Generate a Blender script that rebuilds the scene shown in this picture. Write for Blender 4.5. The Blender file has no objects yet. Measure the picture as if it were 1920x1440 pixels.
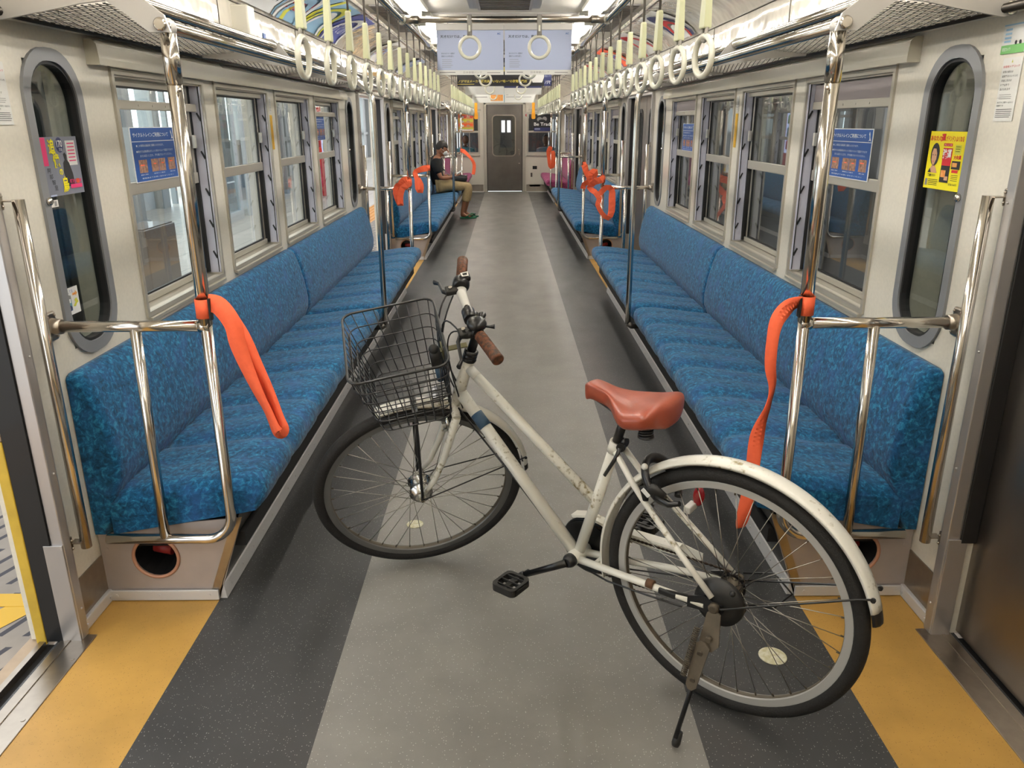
import bpy, bmesh, math, random
from mathutils import Vector, Matrix, Quaternion
random.seed(7)
PI = math.pi
SC = bpy.context.scene
C = SC.collection

# ------------------------------------------------------------------ camera
cam_data = bpy.data.cameras.new('camera')
cam_data.sensor_fit = 'HORIZONTAL'; cam_data.sensor_width = 36.0
cam_data.lens = 1465.45 / 1920 * 36
cam_data.clip_start = 0.02; cam_data.clip_end = 200
camera = bpy.data.objects.new('camera', cam_data); C.objects.link(camera)
_yaw, _pit, _rol = .0058, .3222, -.0035
_f = Vector((math.sin(_yaw)*math.cos(_pit), math.cos(_yaw)*math.cos(_pit), -math.sin(_pit)))
_r = Vector((math.cos(_yaw), -math.sin(_yaw), 0)); _u = _r.cross(_f)
_r2 = _r*math.cos(_rol) + _u*math.sin(_rol); _u2 = -_r*math.sin(_rol) + _u*math.cos(_rol)
_m = Matrix((( _r2.x, _u2.x, -_f.x, 0.0048), (_r2.y, _u2.y, -_f.y, 0.0), (_r2.z, _u2.z, -_f.z, 1.5), (0, 0, 0, 1)))
camera.matrix_world = _m
SC.camera = camera

# ------------------------------------------------------------------ world, view
world = bpy.data.worlds.new('world'); SC.world = world; world.use_nodes = True
_bg = world.node_tree.nodes['Background']
_bg.inputs[0].default_value = (.93, .96, 1.0, 1); _bg.inputs[1].default_value = 1.5
SC.view_settings.view_transform = 'Standard'; SC.view_settings.look = 'None'
SC.view_settings.gamma = 1; SC.view_settings.use_curve_mapping = False
SC.view_settings.exposure = 0.60
TUBE_POWER = 32.0
cy = SC.cycles
cy.max_bounces = 7; cy.diffuse_bounces = 3; cy.glossy_bounces = 4; cy.transmission_bounces = 4
cy.transparent_max_bounces = 14; cy.caustics_reflective = False; cy.caustics_refractive = False
cy.sample_clamp_indirect = 6.0
# unseen area lamps added as daylight to brighten the platform and the siding
def area(name, loc, rot, sx, sy, power, col=(1, 1, 1)):
    l = bpy.data.lights.new(name, 'AREA'); l.shape = 'RECTANGLE'; l.size = sx; l.size_y = sy
    l.energy = power; l.color = col
    o = bpy.data.objects.new(name, l); o.location = loc; o.rotation_euler = rot; C.objects.link(o); return o
area('platform_fill_light', (-4.2, 6, 3.6), (0, 0, 0), 2.0, 18, 110, (.97, .98, 1.0))
area('siding_fill_light', (3.6, 8, 3.6), (0, 0, 0), 1.0, 22, 60, (.95, .96, 1.0))

# ------------------------------------------------------------------ mesh builder
def V(*a): return Vector(a if len(a) > 1 else a[0])
class MB:
    def __init__(s): s.v = []; s.f = []; s.mi = []; s.sm = []; s.cur = 0
    def add(s, vs, fs, smooth=False):
        b = len(s.v); s.v += [Vector(p) for p in vs]
        for f in fs: s.f.append([i + b for i in f]); s.mi.append(s.cur); s.sm.append(smooth)
        return s
    def box(s, c, d, bev=0, rot=None, smooth=False):
        bm = bmesh.new(); bmesh.ops.create_cube(bm, size=1)
        for v in bm.verts: v.co = Vector((v.co.x*d[0], v.co.y*d[1], v.co.z*d[2]))
        if bev > 0: bmesh.ops.bevel(bm, geom=bm.edges[:], offset=min(bev, min(d)*.45), segments=2, affect='EDGES', profile=.5)
        M = Matrix.Translation(c) @ (rot.to_4x4() if rot is not None else Matrix())
        bm.verts.index_update()
        s.add([M @ v.co for v in bm.verts], [[v.index for v in f.verts] for f in bm.faces], smooth); bm.free(); return s
    def b2(s, x0, x1, y0, y1, z0, z1, bev=0):
        return s.box(((x0+x1)/2, (y0+y1)/2, (z0+z1)/2), (abs(x1-x0), abs(y1-y0), abs(z1-z0)), bev)
    def tube(s, pts, r, n=8, closed=False, flat=None, up=None):
        pts = [Vector(p) for p in pts]; m = len(pts); rs = r if isinstance(r, (list, tuple)) else [r]*m
        tg = []
        for i in range(m):
            if closed: t = pts[(i+1) % m] - pts[i-1]
            else: t = pts[min(i+1, m-1)] - pts[max(i-1, 0)]
            tg.append(t.normalized() if t.length > 1e-9 else Vector((0, 0, 1)))
        a = Vector(up) if up is not None else (Vector((0, 0, 1)) if abs(tg[0].z) < .9 else Vector((1, 0, 0)))
        a = (a - tg[0]*a.dot(tg[0])).normalized(); vs = []
        for i in range(m):
            if i:
                a = a - tg[i]*a.dot(tg[i])
                if up is not None: a = Vector(up) - tg[i]*Vector(up).dot(tg[i])
                a.normalize()
            b = tg[i].cross(a); ra = rs[i]; rb = rs[i]*(flat if flat else 1)
            for k in range(n):
                th = 2*PI*k/n; vs.append(pts[i] + a*math.cos(th)*ra + b*math.sin(th)*rb)
        fs = []
        for i in range(m if closed else m-1):
            j = (i+1) % m
            for k in range(n): fs.append([i*n+k, i*n+(k+1) % n, j*n+(k+1) % n, j*n+k])
        if not closed: fs.append(list(range(n))[::-1]); fs.append([(m-1)*n+k for k in range(n)])
        b0 = len(s.f); s.add(vs, fs, True)
        if not closed: s.sm[-1] = s.sm[-2] = False
        return s
    def ribbon(s, pts, wvec, th):
        # band of width vectors wvec (one or per point) and thickness th
        m = len(pts); pts = [Vector(p) for p in pts]; W = [Vector(w) for w in wvec] if isinstance(wvec[0], (list, tuple, Vector)) else [Vector(wvec)]*m
        vs = []
        for i in range(m):
            t = (pts[min(i+1, m-1)] - pts[max(i-1, 0)]).normalized(); nn = t.cross(W[i].normalized())
            if nn.length < 1e-6: nn = Vector((0, 1, 0))
            nn = nn.normalized()*th/2
            vs += [pts[i]-W[i]/2-nn, pts[i]+W[i]/2-nn, pts[i]+W[i]/2+nn, pts[i]-W[i]/2+nn]
        fs = []
        for i in range(m-1):
            for k in range(4): fs.append([i*4+k, i*4+(k+1) % 4, i*4+4+(k+1) % 4, i*4+4+k])
        fs += [[3, 2, 1, 0], [4*m-4, 4*m-3, 4*m-2, 4*m-1]]
        return s.add(vs, fs, True)
    def prism(s, pts, vec, smooth=False, caps=True):
        n = len(pts); vec = Vector(vec); a = [Vector(p) for p in pts]
        fs = [[i, (i+1) % n, n+(i+1) % n, n+i] for i in range(n)]
        s.add(a + [p+vec for p in a], fs, smooth)
        if caps:
            b = len(s.v) - 2*n
            for f in (list(range(n))[::-1], list(range(n, 2*n))):
                s.f.append([i+b for i in f]); s.mi.append(s.cur); s.sm.append(False)
        return s
    def ring(s, outer, inner, vec, smooth=False):
        n = len(outer); vec = Vector(vec); L = [[Vector(p) for p in outer], [Vector(p) for p in inner]]
        vs = L[0] + L[1] + [p+vec for p in L[0]] + [p+vec for p in L[1]]; fs = []
        for i in range(n):
            j = (i+1) % n
            fs += [[i, j, n+j, n+i], [2*n+i, 3*n+i, 3*n+j, 2*n+j], [i, 2*n+i, 2*n+j, j], [n+i, n+j, 3*n+j, 3*n+i]]
        return s.add(vs, fs, smooth)
    def lathe(s, prof, org, axis, n=24, smooth=True):
        ax = Vector(axis).normalized(); a = ax.orthogonal().normalized(); b = ax.cross(a); org = Vector(org); vs = []
        for (r, h) in prof:
            for k in range(n):
                th = 2*PI*k/n; vs.append(org + ax*h + (a*math.cos(th)+b*math.sin(th))*r)
        fs = []
        for i in range(len(prof)-1):
            for k in range(n): fs.append([i*n+k, i*n+(k+1) % n, (i+1)*n+(k+1) % n, (i+1)*n+k])
        fs.append(list(range(n))[::-1]); fs.append([(len(prof)-1)*n+k for k in range(n)])
        s.add(vs, fs, smooth); s.sm[-1] = s.sm[-2] = False
        return s
    def torus(s, c, axis, R, r, n=48, m=10):
        ax = Vector(axis).normalized(); a = ax.orthogonal().normalized(); b = ax.cross(a); c = Vector(c)
        return s.tube([c + (a*math.cos(2*PI*k/n)+b*math.sin(2*PI*k/n))*R for k in range(n)], r, m, closed=True, up=ax)
    def sph(s, c, r, n=16, m=10, rot=None):
        r = Vector(r) if isinstance(r, (tuple, list, Vector)) else Vector((r, r, r)); vs = [Vector((0, 0, r.z))]
        for i in range(1, m):
            ph = PI*i/m
            for k in range(n): th = 2*PI*k/n; vs.append(Vector((r.x*math.sin(ph)*math.cos(th), r.y*math.sin(ph)*math.sin(th), r.z*math.cos(ph))))
        vs.append(Vector((0, 0, -r.z))); fs = [[0, 1+k, 1+(k+1) % n] for k in range(n)]
        for i in range(m-2):
            for k in range(n): fs.append([1+i*n+k, 1+(i+1)*n+k, 1+(i+1)*n+(k+1) % n, 1+i*n+(k+1) % n])
        e = len(vs)-1; fs += [[1+(m-2)*n+k, e, 1+(m-2)*n+(k+1) % n] for k in range(n)]
        M = Matrix.Translation(c) @ (rot.to_4x4() if rot is not None else Matrix())
        return s.add([M @ v for v in vs], fs, True)
    def xf(s, fn):
        s.v = [Vector(fn(p)) for p in s.v]; return s
    def merge(s, o, mi=None):
        b = len(s.v); s.v += o.v; s.f += [[i+b for i in f] for f in o.f]; s.mi += [s.cur if mi is None else mi]*len(o.f); s.sm += o.sm; return s
MATS = {}
ROOTM = {}
def tag(o, label=None, cat=None, group=None, kind=None):
    if label: o['label'] = label
    if cat: o['category'] = cat
    if group: o['group'] = group
    if kind: o['kind'] = kind
    return o
def thing(name, label, cat, loc=(0, 0, 0), group=None, kind=None, mat=None):
    o = bpy.data.objects.new(name, None); C.objects.link(o); o.empty_display_size = .05
    M = mat if mat is not None else Matrix.Translation(loc)
    o.matrix_world = M; ROOTM[o.name] = M.copy()
    return tag(o, label, cat, group, kind)
def obj(name, mb, mats, parent=None, recalc=True, label=None, local=False, loc=None):
    me = bpy.data.meshes.new(name)
    M = ROOTM[parent.name] if parent is not None else (Matrix.Translation(loc) if loc is not None else Matrix())
    Mi = M.inverted() if not local else Matrix()
    me.from_pydata([Mi @ v for v in mb.v], [], mb.f)
    for m in (mats if isinstance(mats, (list, tuple)) else [mats]): me.materials.append(MATS[m] if isinstance(m, str) else m)
    for p, i, sm in zip(me.polygons, mb.mi, mb.sm): p.material_index = i; p.use_smooth = sm
    me.validate()
    if recalc:
        bm = bmesh.new(); bm.from_mesh(me); bmesh.ops.recalc_face_normals(bm, faces=bm.faces[:]); bm.to_mesh(me); bm.free()
    o = bpy.data.objects.new(name, me); C.objects.link(o)
    if parent is not None: o.parent = parent
    elif loc is not None: o.location = loc
    ROOTM[o.name] = M.copy()
    if label: o['label'] = label
    return o
def subdiv(o, lv=1):
    m = o.modifiers.new('subdivision', 'SUBSURF'); m.levels = lv; m.render_levels = lv; return o
def kids(o): return [c for c in ALLP.get(o.name, [])]
def copy_tree(o, off=(0, 0, 0), label=None, rotz=None):
    c = o.copy(); C.objects.link(c); c.location = o.location + Vector(off)
    if rotz is not None: c.rotation_euler.z = rotz
    if label: c['label'] = label
    ROOTM[c.name] = Matrix.Translation(off) @ ROOTM[o.name]
    def rec(src, dst):
        for ch in list(src.children):
            d = ch.copy(); C.objects.link(d); d.parent = dst; rec(ch, d)
    rec(o, c); return c
def struct(name, mb, mats, parent=None, recalc=True):
    o = obj(name, mb, mats, parent, recalc)
    if parent is None: o['kind'] = 'structure'
    return o
ORD = ['first', 'second', 'third', 'fourth', 'fifth', 'sixth', 'seventh', 'eighth', 'ninth', 'tenth', 'eleventh', 'twelfth', 'thirteenth', 'fourteenth', 'fifteenth', 'sixteenth', 'seventeenth', 'eighteenth']

# ------------------------------------------------------------------ materials
def srgb(h):
    h = h.lstrip('#'); o = []
    for i in (0, 2, 4):
        c = int(h[i:i+2], 16)/255; o.append(c/12.92 if c <= .04045 else ((c+.055)/1.055)**2.4)
    return (o[0], o[1], o[2], 1)
def mat(name, col, rough=.5, metal=0, vary=0, vscale=8, bump=0, bscale=40, coat=0, emit=0, col2=None, detail=4, spec=.5, sheen=0, stretch=None):
    m = bpy.data.materials.new(name); m.use_nodes = True; nt = m.node_tree; N = nt.nodes; L = nt.links
    p = N['Principled BSDF']; c = srgb(col) if isinstance(col, str) else col
    p.inputs['Base Color'].default_value = c; p.inputs['Roughness'].default_value = rough; p.inputs['Metallic'].default_value = metal
    p.inputs['Coat Weight'].default_value = coat; p.inputs['Coat Roughness'].default_value = .05; p.inputs['Specular IOR Level'].default_value = spec
    if sheen: p.inputs['Sheen Weight'].default_value = sheen; p.inputs['Sheen Roughness'].default_value = .5
    if emit: p.inputs['Emission Color'].default_value = c; p.inputs['Emission Strength'].default_value = emit
    tc = None
    def coords():
        t = N.new('ShaderNodeTexCoord'); mp = N.new('ShaderNodeMapping'); L.new(t.outputs['Object'], mp.inputs['Vector'])
        if stretch: mp.inputs['Scale'].default_value = stretch
        return mp.outputs['Vector']
    if vary or col2:
        co = coords(); nz = N.new('ShaderNodeTexNoise'); nz.inputs['Scale'].default_value = vscale; nz.inputs['Detail'].default_value = detail
        L.new(co, nz.inputs['Vector']); rp = N.new('ShaderNodeValToRGB'); L.new(nz.outputs['Fac'], rp.inputs['Fac'])
        if col2:
            rp.color_ramp.elements[0].color = c; rp.color_ramp.elements[1].color = srgb(col2) if isinstance(col2, str) else col2
            rp.color_ramp.elements[0].position = .5-vary if vary else .35; rp.color_ramp.elements[1].position = .5+vary if vary else .65
        else:
            rp.color_ramp.elements[0].color = tuple(x*(1-vary) for x in c[:3])+(1,); rp.color_ramp.elements[1].color = tuple(min(1, x*(1+vary*.6)) for x in c[:3])+(1,)
            rp.color_ramp.elements[0].position = .3; rp.color_ramp.elements[1].position = .7
        L.new(rp.outputs['Color'], p.inputs['Base Color'])
    if bump:
        co = coords(); nz = N.new('ShaderNodeTexNoise'); nz.inputs['Scale'].default_value = bscale; nz.inputs['Detail'].default_value = 3
        L.new(co, nz.inputs['Vector']); bp = N.new('ShaderNodeBump'); bp.inputs['Strength'].default_value = bump; bp.inputs['Distance'].default_value = .05 if name == 'cove_cream' else .01
        L.new(nz.outputs['Fac'], bp.inputs['Height']); L.new(bp.outputs['Normal'], p.inputs['Normal']); L.new(bp.outputs['Normal'], p.inputs['Coat Normal'])
    MATS[name] = m; return m
def glass(name, tint=(.9, .93, .92), refl=1.0, rough=0.0):
    m = bpy.data.materials.new(name); m.use_nodes = True; nt = m.node_tree; N = nt.nodes; L = nt.links
    for n in list(N):
        if n.type == 'BSDF_PRINCIPLED': N.remove(n)
    out = [n for n in N if n.type == 'OUTPUT_MATERIAL'][0]
    t = N.new('ShaderNodeBsdfTransparent'); t.inputs[0].default_value = tint+(1,)
    g = N.new('ShaderNodeBsdfGlossy'); g.inputs['Roughness'].default_value = rough; g.inputs['Color'].default_value = (1, 1, 1, 1)
    fr = N.new('ShaderNodeFresnel'); ge = N.new('ShaderNodeNewGeometry'); ir = N.new('ShaderNodeMapRange')
    ir.inputs['To Min'].default_value = 1.5; ir.inputs['To Max'].default_value = 1/1.5; L.new(ge.outputs['Backfacing'], ir.inputs['Value']); L.new(ir.outputs[0], fr.inputs[0])
    ml = N.new('ShaderNodeMath'); ml.operation = 'MULTIPLY'; ml.inputs[1].default_value = refl; ml.use_clamp = True
    mx = N.new('ShaderNodeMixShader'); L.new(fr.outputs[0], ml.inputs[0]); L.new(ml.outputs[0], mx.inputs[0])
    L.new(t.outputs[0], mx.inputs[1]); L.new(g.outputs[0], mx.inputs[2]); L.new(mx.outputs[0], out.inputs['Surface'])
    MATS[name] = m; return m
def emis(name, col, st):
    m = bpy.data.materials.new(name); m.use_nodes = True; p = m.node_tree.nodes['Principled BSDF']
    c = srgb(col) if isinstance(col, str) else col
    p.inputs['Base Color'].default_value = c; p.inputs['Emission Color'].default_value = c; p.inputs['Emission Strength'].default_value = st
    MATS[name] = m; return m

mat('wall_cream', '#dbd5c6', .32, 0, .05, 90, coat=.25)
mat('cove_cream', '#ddd6c6', .14, 0, 0, coat=1, bump=.40, bscale=2.6)
mat('ceiling_cream', '#d3cdbd', .35, 0, .03, 20)
mat('lamp_housing', '#dcd8ca', .35)
emis('lamp_tube', (1, .955, .90, 1), TUBE_POWER)
mat('chrome', '#cfc9c0', .13, 1)
mat('satin_steel', '#a59c90', .30, 1, .08, 30)
mat('brushed_steel', '#a89d90', .34, 1, .12, 6, stretch=(1, 1, 14))
mat('kick_steel', '#b0a7a2', .42, .35, .06, 14)
mat('door_steel', '#97908a', .34, 1, .10, 5, stretch=(1, 1, .3))
mat('end_door_steel', '#77726c', .38, .9, .12, 4)
mat('aluminium', '#cfcdcb', .45, .25)
mat('post_alu', '#b9b6b4', .34, .75); mat('window_alu', '#bdb8ab', .36, .55); mat('pelmet', '#c6c1b2', .24, .55)
mat('dark_steel', '#5d5852', .4, .8)
mat('grey_ring', '#8b8c8e', .45, .4)
mat('black_rubber', '#0b0b0c', .55, 0, coat=.1)
mat('dark_cavity', '#0c0b0b', .8)
mat('guide_lilac', '#cfcfdc', .4)
mat('blind_mauve', '#9b9292', .6)
mat('orange', '#ff6d44', .75, 0, .06, 60, bump=.15, bscale=400)
mat('black_band', '#111111', .6)
mat('yellow_strap', '#e39a12', .5, 0, .1, 10)
mat('ring_cream', '#d8d6c4', .22, coat=.4)
mat('handle_green', '#c9cba4', .4)
mat('strap_grey', '#8e8a82', .6)
mat('cord', '#5b554d', .6)
mat('bracket_grey', '#b7b4ae', .35, .25)
mat('mesh_wire', '#6f6a60', .35, .8)
mat('dark_tube', '#45413c', .3, .9)
mat('pipe_red', '#8a2320', .5)
mat('ring_copper', '#b98a70', .45, .2)
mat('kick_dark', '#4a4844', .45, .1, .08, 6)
mat('white', '#e9e9e6', .45); mat('paper_white', '#d9d8d2', .6); mat('ink', '#1c1c1e', .6)
mat('blue_ad', '#1f4f96', .45); mat('yellow_ad', '#efe11a', .4); mat('red_ad', '#c81e28', .5); mat('pink_ad', '#d8366e', .5)
mat('dusk_ad', '#5b606c', .4, 0, .5, 6, col2='#8b8d99'); mat('brown_ad', '#5a3a2c', .6, 0, .3, 80, col2='#b98f78')
mat('lilac_ad', '#a9b2cc', .5); mat('black_ad', '#151417', .5); mat('gold_ad', '#b9a64c', .5); mat('navy_ad', '#262d5c', .5)
mat('orange_ad', '#d97a2a', .5, 0, .2, 60, col2='#e6b26a'); mat('teal_ad', '#5f95a0', .5); mat('sky_ad', '#8fb5cf', .45); mat('lime_ad', '#cfcf4a', .5); mat('green_ad', '#6fb062', .5)
mat('purple_ad', '#5a62a8', .45); mat('mid_grey', '#8c8a88', .5); mat('skin_ad', '#c99b78', .6)
mat('strip_yellow', '#d8a813', .5)
mat('paint_white', '#e4e0d2', .28, 0, .035, 9, coat=.35, col2='#e9e6da')
def dirty_paint():
    m = mat('bike_white', '#e6e3d6', .30, coat=.3); nt = m.node_tree; N = nt.nodes; L = nt.links; p = N['Principled BSDF']
    tc = N.new('ShaderNodeTexCoord'); n1 = N.new('ShaderNodeTexNoise'); n1.inputs['Scale'].default_value = 70; n1.inputs['Detail'].default_value = 6
    n2 = N.new('ShaderNodeTexNoise'); n2.inputs['Scale'].default_value = 5; L.new(tc.outputs['Object'], n1.inputs[0]); L.new(tc.outputs['Object'], n2.inputs[0])
    mu = N.new('ShaderNodeMath'); mu.operation = 'MULTIPLY'; L.new(n1.outputs['Fac'], mu.inputs[0]); L.new(n2.outputs['Fac'], mu.inputs[1])
    r = N.new('ShaderNodeValToRGB'); r.color_ramp.elements[0].position = .33; r.color_ramp.elements[0].color = srgb('#e9e6da')
    r.color_ramp.elements[1].position = .44; r.color_ramp.elements[1].color = srgb('#8d8058'); L.new(mu.outputs[0], r.inputs[0]); L.new(r.outputs[0], p.inputs['Base Color'])
dirty_paint()
mat('bike_black', '#111112', .35, coat=.2); mat('bike_plastic', '#1b1a18', .5)
mat('tire', '#191715', .75, bump=.25, bscale=180); mat('tire_worn', '#2a241d', .8, 0, .25, 12)
mat('rim_silver', '#b6b5b1', .42, .35); mat('rim_dark', '#6e6e6c', .42, .5); mat('rim_inner', '#5a5245', .55, .2, .2, 20)
mat('spoke', '#9c9890', .3, 1); mat('hub_silver', '#c9c7c2', .2, 1)
mat('rust', '#4a3323', .75, .3, .4, 50, col2='#7a5a42'); mat('old_steel', '#5c5346', .6, .5, .25, 30); mat('chain', '#3a2d22', .6, .6, .3, 200)
mat('saddle_brown', '#96452f', .36, 0, .03, 40, coat=.15, bump=.06, bscale=300); mat('grip_brown', '#6f3f22', .6, 0, .15, 90, col2='#33241a')
mat('khaki', '#6a6544', .55, .2); mat('blue_tape', '#33506a', .5, 0, .2, 60); mat('reflector_red', '#a0101c', .2, coat=.6); mat('white_plastic', '#dcdad2', .4)
mat('skin', '#8f5f45', .55, 0, .05, 60); mat('hair', '#1c1512', .6, bump=.3, bscale=200); mat('shirt', '#0d0d0f', .85, bump=.2, bscale=60)
mat('trouser', '#a08a63', .85, 0, .1, 30, bump=.3, bscale=40); mat('mask', '#d3d2cf', .7); mat('sandal', '#1f6a4a', .5); mat('bag_black', '#101012', .55)
mat('screen_blue', '#7b97ab', .3); mat('leaf_grey', '#4f5252', .35, .5); mat('door_yellow', '#c3a338', .55, 0, .12, 20)

def fabric(name, cols, roughness=.8):
    m = mat(name, cols[1], roughness, sheen=.12, spec=.2); nt = m.node_tree; N = nt.nodes; L = nt.links; p = N['Principled BSDF']
    tc = N.new('ShaderNodeTexCoord'); wn = N.new('ShaderNodeTexNoise'); wn.inputs['Scale'].default_value = 7; wn.inputs['Detail'].default_value = 2; L.new(tc.outputs['Object'], wn.inputs[0])
    ml = N.new('ShaderNodeVectorMath'); ml.operation = 'SCALE'; ml.inputs['Scale'].default_value = .035; L.new(wn.outputs['Color'], ml.inputs[0])
    ad = N.new('ShaderNodeVectorMath'); L.new(tc.outputs['Object'], ad.inputs[0]); L.new(ml.outputs[0], ad.inputs[1])
    n1 = N.new('ShaderNodeTexNoise'); n1.inputs['Scale'].default_value = 55; n1.inputs['Detail'].default_value = 7; n1.inputs['Roughness'].default_value = .70; n1.inputs['Distortion'].default_value = .55
    L.new(ad.outputs[0], n1.inputs[0]); r = N.new('ShaderNodeValToRGB'); cr = r.color_ramp
    cr.elements[0].position = .34; cr.elements[0].color = srgb(cols[0]); cr.elements[1].position = .52; cr.elements[1].color = srgb(cols[1]); e = cr.elements.new(.67); e.color = srgb(cols[2])
    L.new(n1.outputs['Fac'], r.inputs[0])
    n2 = N.new('ShaderNodeTexNoise'); n2.inputs['Scale'].default_value = 11; n2.inputs['Detail'].default_value = 3; L.new(tc.outputs['Object'], n2.inputs[0])
    r2 = N.new('ShaderNodeValToRGB'); r2.color_ramp.elements[0].position = .5; r2.color_ramp.elements[0].color = (0, 0, 0, 1); r2.color_ramp.elements[1].position = .72; r2.color_ramp.elements[1].color = (.55, .55, .55, 1); L.new(n2.outputs['Fac'], r2.inputs[0])
    mx = N.new('ShaderNodeMixRGB'); L.new(r2.outputs[0], mx.inputs[0]); L.new(r.outputs[0], mx.inputs[1]); mx.inputs[2].default_value = srgb(cols[3]); L.new(mx.outputs[0], p.inputs['Base Color'])
    n3 = N.new('ShaderNodeTexNoise'); n3.inputs['Scale'].default_value = 26; n3.inputs['Detail'].default_value = 5; L.new(ad.outputs[0], n3.inputs[0])
    b = N.new('ShaderNodeBump'); b.inputs['Strength'].default_value = .35; b.inputs['Distance'].default_value = .012; L.new(n3.outputs['Fac'], b.inputs['Height']); L.new(b.outputs[0], p.inputs['Normal'])
fabric('seat_blue', ['#082e49', '#11527b', '#2d85ab', '#2b5088'])
fabric('seat_pink', ['#63203f', '#8e3a63', '#b0608a', '#7a2f5c'])

def floor_mat(name, base, fleck, amount, rough, streak=.06):
    m = mat(name, base, rough, spec=.4); nt = m.node_tree; N = nt.nodes; L = nt.links; p = N['Principled BSDF']
    tc = N.new('ShaderNodeTexCoord'); n1 = N.new('ShaderNodeTexNoise'); n1.inputs['Scale'].default_value = 3.5; n1.inputs['Detail'].default_value = 7; n1.inputs['Roughness'].default_value = .6; L.new(tc.outputs['Object'], n1.inputs[0])
    c = srgb(base); r = N.new('ShaderNodeValToRGB'); r.color_ramp.elements[0].position = .32; r.color_ramp.elements[0].color = tuple(x*(1-streak*2.4) for x in c[:3])+(1,)
    r.color_ramp.elements[1].position = .66; r.color_ramp.elements[1].color = tuple(min(1, x*(1+streak*1.5)) for x in c[:3])+(1,); L.new(n1.outputs['Fac'], r.inputs[0])
    vo = N.new('ShaderNodeTexVoronoi'); vo.inputs['Scale'].default_value = 170; L.new(tc.outputs['Object'], vo.inputs['Vector'])
    lt = N.new('ShaderNodeMath'); lt.operation = 'LESS_THAN'; lt.inputs[1].default_value = .22; L.new(vo.outputs['Distance'], lt.inputs[0])
    sp = N.new('ShaderNodeSeparateColor'); L.new(vo.outputs['Color'], sp.inputs[0]); g = N.new('ShaderNodeMath'); g.operation = 'LESS_THAN'; g.inputs[1].default_value = amount; L.new(sp.outputs[0], g.inputs[0])
    mu = N.new('ShaderNodeMath'); mu.operation = 'MULTIPLY'; L.new(lt.outputs[0], mu.inputs[0]); L.new(g.outputs[0], mu.inputs[1])
    mx = N.new('ShaderNodeMixRGB'); L.new(mu.outputs[0], mx.inputs[0]); L.new(r.outputs[0], mx.inputs[1]); mx.inputs[2].default_value = srgb(fleck); L.new(mx.outputs[0], p.inputs['Base Color'])
    n2 = N.new('ShaderNodeTexNoise'); n2.inputs['Scale'].default_value = 5; n2.inputs['Detail'].default_value = 5
    mp = N.new('ShaderNodeMapping'); mp.inputs['Scale'].default_value = (1, .35, 1); L.new(tc.outputs['Object'], mp.inputs[0]); L.new(mp.outputs[0], n2.inputs[0])
    mr = N.new('ShaderNodeMapRange'); mr.inputs['To Min'].default_value = rough-.08; mr.inputs['To Max'].default_value = rough+.12; L.new(n2.outputs['Fac'], mr.inputs['Value']); L.new(mr.outputs[0], p.inputs['Roughness'])
floor_mat('floor_grey', '#817e79', '#b9b6ae', .25, .34)
floor_mat('floor_dark', '#3f3f3f', '#8f8f8c', .32, .36)
floor_mat('floor_mustard', '#b68d48', '#94713a', .35, .42, .07)

def paving():
    m = mat('slot_paving', '#8f8478', .7); nt = m.node_tree; N = nt.nodes; L = nt.links; p = N['Principled BSDF']
    tc = N.new('ShaderNodeTexCoord'); s = N.new('ShaderNodeSeparateXYZ'); L.new(tc.outputs['Object'], s.inputs[0])
    def M(op, a, b=None):
        n = N.new('ShaderNodeMath'); n.operation = op
        for i, q in enumerate((a, b)):
            if q is None: continue
            if isinstance(q, (int, float)): n.inputs[i].default_value = q
            else: L.new(q, n.inputs[i])
        return n.outputs[0]
    fy = M('FRACT', M('MULTIPLY', s.outputs['Y'], 1/.30)); my = M('MULTIPLY', M('GREATER_THAN', fy, .08), M('LESS_THAN', fy, .90))
    d = M('ADD', M('MULTIPLY', s.outputs['X'], 1.0), M('MULTIPLY', s.outputs['Y'], -.35)); fd = M('FRACT', M('MULTIPLY', d, 1/.085)); md = M('LESS_THAN', fd, .26)
    k = M('MULTIPLY', my, md); n1 = N.new('ShaderNodeTexNoise'); n1.inputs['Scale'].default_value = 9; L.new(tc.outputs['Object'], n1.inputs[0])
    r = N.new('ShaderNodeValToRGB'); r.color_ramp.elements[0].color = srgb('#7d7468'); r.color_ramp.elements[1].color = srgb('#a3988b'); L.new(n1.outputs[0], r.inputs[0])
    mx = N.new('ShaderNodeMixRGB'); L.new(k, mx.inputs[0]); L.new(r.outputs[0], mx.inputs[1]); mx.inputs[2].default_value = srgb('#39363b'); L.new(mx.outputs[0], p.inputs['Base Color'])
paving()
def tiles(name, a, b, sz, gap, rough=.35):
    m = mat(name, a, rough); nt = m.node_tree; N = nt.nodes; L = nt.links; p = N['Principled BSDF']; tc = N.new('ShaderNodeTexCoord')
    br = N.new('ShaderNodeTexBrick'); br.offset = 0; br.inputs['Scale'].default_value = 1; br.inputs['Brick Width'].default_value = sz; br.inputs['Row Height'].default_value = sz
    br.inputs['Mortar Size'].default_value = gap; br.inputs['Color1'].default_value = srgb(a); br.inputs['Color2'].default_value = tuple(x*.96 for x in srgb(a)[:3])+(1,); br.inputs['Mortar'].default_value = srgb(b)
    L.new(tc.outputs['Object'], br.inputs['Vector']); L.new(br.outputs['Color'], p.inputs['Base Color'])
tiles('platform_tile', '#c9c2b8', '#8f8a84', .45, .006); mat('tactile', '#c98a35', .6, 0, .1, 20)

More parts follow.
